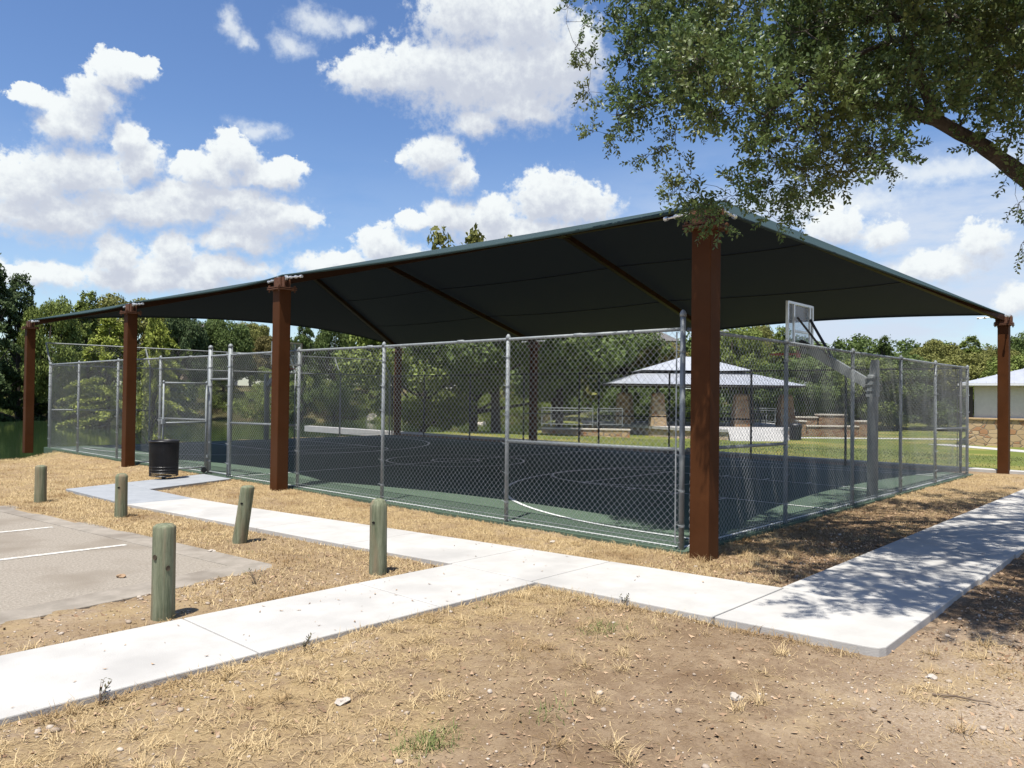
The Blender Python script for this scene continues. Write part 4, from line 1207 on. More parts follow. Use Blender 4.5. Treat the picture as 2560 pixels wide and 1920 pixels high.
def crown_points(kind, n):
    """points of a crown in a unit box: 1 tall, about 1 wide; also limb ends"""
    if kind == 'broad' or kind == 'olive':
        K = 34 if kind == 'broad' else 46
        c_ = unit(K) * (rg.uniform(0.55, 1.0, K) ** 0.5)[:, None] * np.array([0.40, 0.40, 0.36]) + np.array([0, 0, 0.58])
        c_[:, 2] = np.maximum(c_[:, 2], 0.14)
        r_ = rg.uniform(0.07, 0.15, K)
        w = r_ ** 2.2; idx = rg.choice(K, n, p=w / w.sum())
        o = unit(n); rad_ = rg.uniform(0.55, 1.08, n)[:, None]
        P = c_[idx] + o * rad_ * r_[idx][:, None] * np.array([1.1, 1.1, 0.8])
        return P, o, c_
    if kind == 'cypress':
        K = 64
        hz = np.sort(rg.uniform(0.06, 0.97, K)); az = rg.uniform(0, 2 * np.pi, K)
        ln_ = 0.50 * (1 - hz) ** 0.62 * rg.uniform(0.6, 1.05, K) + 0.03
        idx = rg.choice(K, n, p=(ln_ + 0.03) / (ln_ + 0.03).sum())
        s = rg.uniform(0.15, 1, n) ** 0.7
        wd = 0.075 * (1.15 - s)
        P = np.stack([np.cos(az[idx]) * ln_[idx] * s, np.sin(az[idx]) * ln_[idx] * s, hz[idx] + 0.05 * s - 0.10 * s * s], 1) + rg.normal(size=(n, 3)) * np.array([1, 1, 0.30]) * wd[:, None] * 0.62
        o = np.tile(np.array([0, 0, 1.0]), (n, 1)) + unit(n) * 0.6
        ends = np.stack([np.cos(az) * ln_ * 0.8, np.sin(az) * ln_ * 0.8, hz], 1)
        return P, o, ends
    if kind == 'tall':
        K = 40
        c_ = np.stack([rg.normal(size=K) * 0.20, rg.normal(size=K) * 0.20, rg.uniform(0.25, 0.98, K)], 1)
        c_[:, :2] *= (1.45 - c_[:, 2:3])
        r_ = rg.uniform(0.03, 0.075, K)
        idx = rg.integers(0, K, n); o = unit(n)
        P = c_[idx] + o * (rg.uniform(0.2, 1.1, n) * r_[idx])[:, None]
        return P, o, c_


def tree_proto(kind, n, leaf, trunk_r=0.022):
    P, o, ends = crown_points(kind, n)
    v, f = leaf_quads(P, leaf, 0.3 if kind == 'cypress' else 0.15, o)
    cm = mk('crown', v, f, 'far_leaf')
    q = MB()
    q.tube([(0, 0, -0.06), (0.005, 0.004, 0.2), (-0.01, 0.006, 0.5), (0.0, 0.0, 0.85)], [trunk_r * 1.3, trunk_r, trunk_r * 0.7, trunk_r * 0.2], 8)
    for e in ends[::2 if kind != 'tall' else 1]:
        z0 = max(0.12, e[2] * 0.62)
        q.tube([(0, 0, z0), (e[0] * 0.55, e[1] * 0.55, z0 + (e[2] - z0) * 0.45), tuple(e)], [trunk_r * 0.45, trunk_r * 0.25, trunk_r * 0.08], 5)
    tm = q.build('trunk', 'far_bark')
    return cm, tm


PROTO = {}
for kind, n, leaf in (('broad', 22000, 0.0150), ('olive', 22000, 0.0145), ('cypress', 24000, 0.0140), ('tall', 4200, 0.017)):
    PROTO[kind] = [tree_proto(kind, n, leaf) for _ in range(2)]
used = set()


def tree(name, x, y, top, w, kind, var, col, label, group=None, rz=None):
    zb = float(height(np.array([x]), np.array([y]))[0])
    h = top - zb
    r_ = empty(name, (x, y, zb), random.uniform(0, 6.28) if rz is None else rz, label, 'tree', group)
    sc = (w, w, h)
    for part in PROTO[kind][var]:
        c_ = part if part.name not in used else part.copy()
        if part.name in used: COL.objects.link(c_)
        used.add(part.name)
        c_.parent = r_; c_.scale = sc
        if c_.name.startswith('crown'): c_.color = (*col, 1)
    return r_


G1 = (0.108, 0.152, 0.042); G2 = (0.172, 0.215, 0.050); G3 = (0.195, 0.200, 0.056); G4 = (0.080, 0.116, 0.044); G5 = (0.27, 0.31, 0.058); G6 = (0.175, 0.152, 0.052)
random.seed(8)
TREES = [
    ('cypress_tree', 13.6, 87.3, 16.4, 12.0, 'cypress', 0, G4, 'tall dark cypress at the left edge of the picture'),
    ('cypress_tree', 18.0, 91.7, 14.6, 9.5, 'cypress', 1, G4, 'dark cypress with ragged tips, behind the farthest near column'),
    ('oak_tree', 19.0, 84.7, 12.0, 6.5, 'olive', 0, G2, 'small green tree just right of the farthest near column'),
    ('cypress_tree', 25.9, 94.9, 13.6, 9.0, 'cypress', 0, G2, 'yellow-green layered cypress over the left end of the canopy'),
    ('oak_tree', 32.1, 100.0, 15.0, 11.5, 'broad', 0, G3, 'broad olive oak whose round top stands above the canopy on the left'),
    ('cypress_tree', 17.6, 65.0, 8.4, 8.8, 'cypress', 1, G5, 'bright green cypress behind the second column from the left'),
    ('cypress_tree', 22.3, 66.4, 8.2, 7.4, 'cypress', 0, G5, 'bright yellow-green cypress right of the second column from the left'),
    ('oak_tree', 29.7, 79.0, 11.0, 6.4, 'broad', 1, G4, 'dark oak beside the pale house on the far hill'),
    ('oak_tree', 36.6, 87.8, 8.6, 4.0, 'olive', 1, G1, 'small dark tree immediately right of the pale house on the far hill'),
    ('oak_tree', 36.9, 83.0, 11.2, 7.0, 'olive', 0, G1, 'bushy green tree above the gate posts'),
    ('oak_tree', 45.1, 91.8, 11.4, 7.0, 'broad', 1, G3, 'olive tree right of the bushy one above the gate posts'),
    ('oak_tree', 44.3, 83.9, 9.6, 6.0, 'broad', 0, G6, 'yellowish low tree hidden partly by the second nearest column'),
    ('cypress_tree', 38.8, 69.2, 10.6, 5.6, 'cypress', 1, G1, 'pointed green tree right of the second nearest column'),
    ('oak_tree', 42.3, 68.4, 10.8, 5.8, 'olive', 1, G1, 'green tree with two tops under the curved far edge of the canopy'),
    ('oak_tree', 49.8, 72.0, 8.4, 5.5, 'broad', 1, G2, 'low green tree between the two-topped tree and the round olive one'),
    ('oak_tree', 61.0, 86.3, 9.3, 7.2, 'broad', 0, G6, 'round olive tree low on the horizon near the hip rafter'),
    ('tall_tree', 33.1, 37.0, 14.3, 12.5, 'tall', 1, G3, 'tall thin-topped tree whose crown peeks over the canopy'),
    ('oak_tree', 19.8, 21.9, 8.6, 9.5, 'broad', 0, G1, 'large oak with a dark trunk just behind the far right corner of the court'),
    ('oak_tree', 26.6, 35.2, 9.0, 11.0, 'broad', 1, G2, 'spreading oak leaning over the pond behind the court'),
    ('oak_tree', 31.6, 27.6, 9.6, 10.5, 'broad', 1, G1, 'oak with low branches above the limestone wall'),
    ('oak_tree', 40.0, 35.0, 7.4, 7.5, 'olive', 0, G2, 'rounded tree behind the left end of the pavilion'),
    ('oak_tree', 45.7, 32.2, 8.4, 8.5, 'olive', 1, G1, 'dense tree rising behind the upper pavilion roof'),
    ('cypress_tree', 5.6, 27.4, 5.2, 2.6, 'cypress', 0, G5, 'slender cypress right behind the slanted-arm fence, on the left'),
    ('oak_tree', 49.2, 31.0, 7.0, 6.0, 'broad', 0, G6, 'brownish tree just left of the nearest column, in front of the pink-walled house'),
    ('oak_tree', 49.8, 24.8, 7.9, 7.0, 'olive', 0, G2, 'green tree immediately right of the nearest column'),
    ('oak_tree', 59.1, 26.6, 8.6, 4.6, 'broad', 1, G3, 'small round treetop showing left of the backboard'),
    ('cypress_tree', 50.6, 21.0, 7.4, 5.2, 'cypress', 1, G2, 'feathery green tree directly behind the near backboard'),
    ('oak_tree', 56.8, 20.2, 6.2, 6.8, 'olive', 1, G1, 'dark bushy tree behind the hoop arm'),
    ('cypress_tree', 68.6, 19.2, 7.7, 4.4, 'cypress', 0, G1, 'small pointed cypress above the hoop pole'),
    ('oak_tree', 68.0, 16.9, 6.7, 5.6, 'broad', 0, G1, 'flat-topped tree right of the small pointed cypress'),
    ('oak_tree', 65.4, 13.9, 7.1, 5.4, 'broad', 1, G3, 'round tree with an open crown above the right end of the near fence'),
    ('cypress_tree', 76.3, 13.8, 8.0, 6.2, 'cypress', 1, G2, 'feathery tree left of the right-hand column'),
    ('oak_tree', 66.5, 9.7, 6.7, 4.4, 'broad', 0, G3, 'thin-crowned tree behind the right-hand column'),
    ('oak_tree', 75.3, 9.0, 8.2, 6.4, 'olive', 0, G1, 'dark tree over the building roof at the right edge'),
    ('oak_tree', 52.6, 15.9, 5.0, 6.8, 'broad', 1, G2, 'low spreading tree behind the stone planter'),
    ('oak_tree', 59.9, 11.0, 5.5, 7.4, 'olive', 1, G3, 'low olive tree between the stone planter and the building'),
    ('oak_tree', 48.4, 19.0, 5.0, 6.6, 'olive', 0, G1, 'low dark tree behind the right-hand pavilion pillar'),
    ('oak_tree', 57.0, 14.6, 5.6, 6.6, 'broad', 0, G1, 'bushy tree between the low spreading tree and the low olive one'),
    ('oak_tree', 56.5, 6.5, 5.2, 6.6, 'broad', 1, G2, 'leafy tree reaching behind the left corner of the building'),
]
for tr in TREES: tree(*tr, group='trees around the pond and lawn')
for ps in PROTO.values():
    for cm, tm in ps:
        for o in (cm, tm):
            if o.parent is None: bpy.data.objects.remove(o)

# the wood beyond, too dense to tell the trees apart
WV, WF, nvert = [], [], 0


def wood(name, spots, col, label, leaf=0.026, n=2800):
    vs, fs, nv_ = [], [], 0
    for (x, y, h, w) in spots:
        zb = float(height(np.array([x]), np.array([y]))[0])
        P, o, e = crown_points('olive' if rg.random() < 0.6 else 'broad', n)
        P = P * np.array([w, w, h]) + np.array([x, y, zb - 0.08 * h])
        v, f = leaf_quads(P, leaf * h, 0.15, o)
        vs.append(v); fs.append(f + nv_); nv_ += len(v)
    o = mk(name, np.concatenate(vs), np.concatenate(fs), 'far_leaf')
    o.color = (*col, 1)
    return tag(o, label, kind='stuff')


sp = []
for px in np.arange(-420, 1500, 34):
    D = rg.uniform(96, 112); l = (px - 1280) / 1949 * D
    sp.append((CAM[0] + FX * D + FY * l, CAM[1] + FY * D - FX * l, rg.uniform(4.5, 7.5), rg.uniform(5, 8)))
wood('far_woodland', sp, G1, 'continuous wood on the far bank of the pond')
sp = []
for px in np.arange(-420, 1440, 24):
    D = rg.uniform(87, 93); l = (px - 1280) / 1949 * D
    sp.append((CAM[0] + FX * D + FY * l, CAM[1] + FY * D - FX * l, rg.uniform(1.6, 4.8), rg.uniform(3.5, 6.5)))
wood('bank_thicket', sp, G2, 'thicket of bushes along the far waterline')
sp = []
for px in np.arange(1440, 2760, 30):
    D = rg.uniform(74, 90); l = (px - 1280) / 1949 * D
    sp.append((CAM[0] + FX * D + FY * l, CAM[1] + FY * D - FX * l, rg.uniform(4.2, 6.6), rg.uniform(4.5, 7)))
for px in np.arange(1470, 2440, 36):
    D = rg.uniform(58, 64); l = (px - 1280) / 1949 * D
    sp.append((CAM[0] + FX * D + FY * l, CAM[1] + FY * D - FX * l, rg.uniform(2.4, 3.8), rg.uniform(3.5, 5)))
wood('lawn_woodland', sp, G1, 'continuous wood behind the pavilion and lawn')

# pale boulders on the far bank
for i_, (px, D, s) in enumerate(((1195, 86, 1.1), (1080, 87, 0.8), (930, 88, 0.7))):
    l = (px - 1280) / 1949 * D; x, y = CAM[0] + FX * D + FY * l, CAM[1] + FY * D - FX * l
    q = MB(); q.ball((0, 0, 0.3), (1.3 * s, 1.1 * s, 0.9 * s), i_, 0.3, 9, 6)
    o = q.build('boulder', 'pale_rock'); o.location = (x, y, float(height(np.array([x]), np.array([y]))[0]))
    tag(o, ('largest pale boulder at the far waterline', 'pale boulder at the far waterline, left of the largest one', 'small pale boulder at the far waterline, farthest left')[i_], 'boulder', 'boulders at the waterline')

# ---------------------------------------------------------------- the live oak over the path
oak = empty('live_oak', (4.1, -4.25, -0.08), 0, 'large live oak spreading its boughs over the path and the corner column', 'tree')


def opart(o): return onto(o, oak, (4.1, -4.25, -0.08))


def bough(pts, r0, r1, name, n=10):
    P = [V(p) for p in pts]; out = []; rr = []
    m_ = 7
    for k in range(len(P) - 1):
        p0 = P[max(k - 1, 0)]; p1 = P[k]; p2 = P[k + 1]; p3 = P[min(k + 2, len(P) - 1)]
        for s in range(m_):
            t_ = s / m_
            out.append(0.5 * ((2 * p1) + (p2 - p0) * t_ + (2 * p0 - 5 * p1 + 4 * p2 - p3) * t_ * t_ + (3 * p1 - p0 - 3 * p2 + p3) * t_ ** 3) + V((random.uniform(-1, 1), random.uniform(-1, 1), random.uniform(-1, 1))) * 0.012)
    out.append(P[-1])
    rr = [(r0 + (r1 - r0) * (i_ / (len(out) - 1)) ** 0.8) * random.uniform(0.92, 1.08) for i_ in range(len(out))]
    q = MB(); q.tube(out, rr, n)
    opart(q.build(name, 'bark', smooth=True))
    return out, rr


skel = []
o_, r_ = bough([(4.1, -4.25, -0.4), (4.12, -4.22, 0.3), (4.15, -4.2, 1.4), (4.25, -4.25, 2.5), (4.5, -4.35, 4.2), (4.4, -4.2, 6.2), (4.1, -3.9, 7.2)], 0.36, 0.09, 'trunk', 16)
skel += list(zip(o_, r_))
for pts, r0, r1 in (
        ([(4.2, -4.22, 2.2), (3.4, -3.5, 3.3), (2.51, -2.74, 4.15), (1.4, -2.14, 4.61), (0.65, -1.63, 4.68), (0.15, -1.19, 4.42)], 0.165, 0.012),
        ([(4.48, -4.35, 4.1), (3.4, -2.9, 5.7), (2.13, -1.79, 6.1), (1.09, -0.81, 5.85), (0.63, -0.31, 5.53), (0.2, 0.32, 5.14), (-0.23, 0.79, 4.91)], 0.13, 0.008),
        ([(1.4, -2.14, 4.61), (0.9, -2.05, 5.15), (0.7, -1.99, 5.27), (0.06, -1.44, 4.89), (-0.14, -0.92, 4.49)], 0.06, 0.007),
        ([(3.4, -3.5, 3.3), (2.4, -3.7, 5.2), (0.5, -3.4, 6.1), (-1.2, -2.9, 6.1)], 0.09, 0.01),
        ([(4.48, -4.35, 4.1), (5.1, -3.4, 5.4), (6.2, -2.6, 6.0), (7.0, -2.0, 5.9)], 0.12, 0.01),
        ([(2.13, -1.79, 6.1), (0.6, -1.1, 6.6), (-0.9, -0.2, 6.5), (-1.3, 0.9, 6.2)], 0.07, 0.01),
        ([(4.4, -4.2, 6.1), (2.2, -2.9, 6.9), (0.2, -2.2, 6.9), (-1.2, -1.8, 6.6)], 0.07, 0.01)):
    o_, r_ = bough(pts, r0, r1, 'bough'); skel += list(zip(o_, r_))
SK = np.array([tuple(p) for p, r in skel]); SR = np.array([r for p, r in skel])
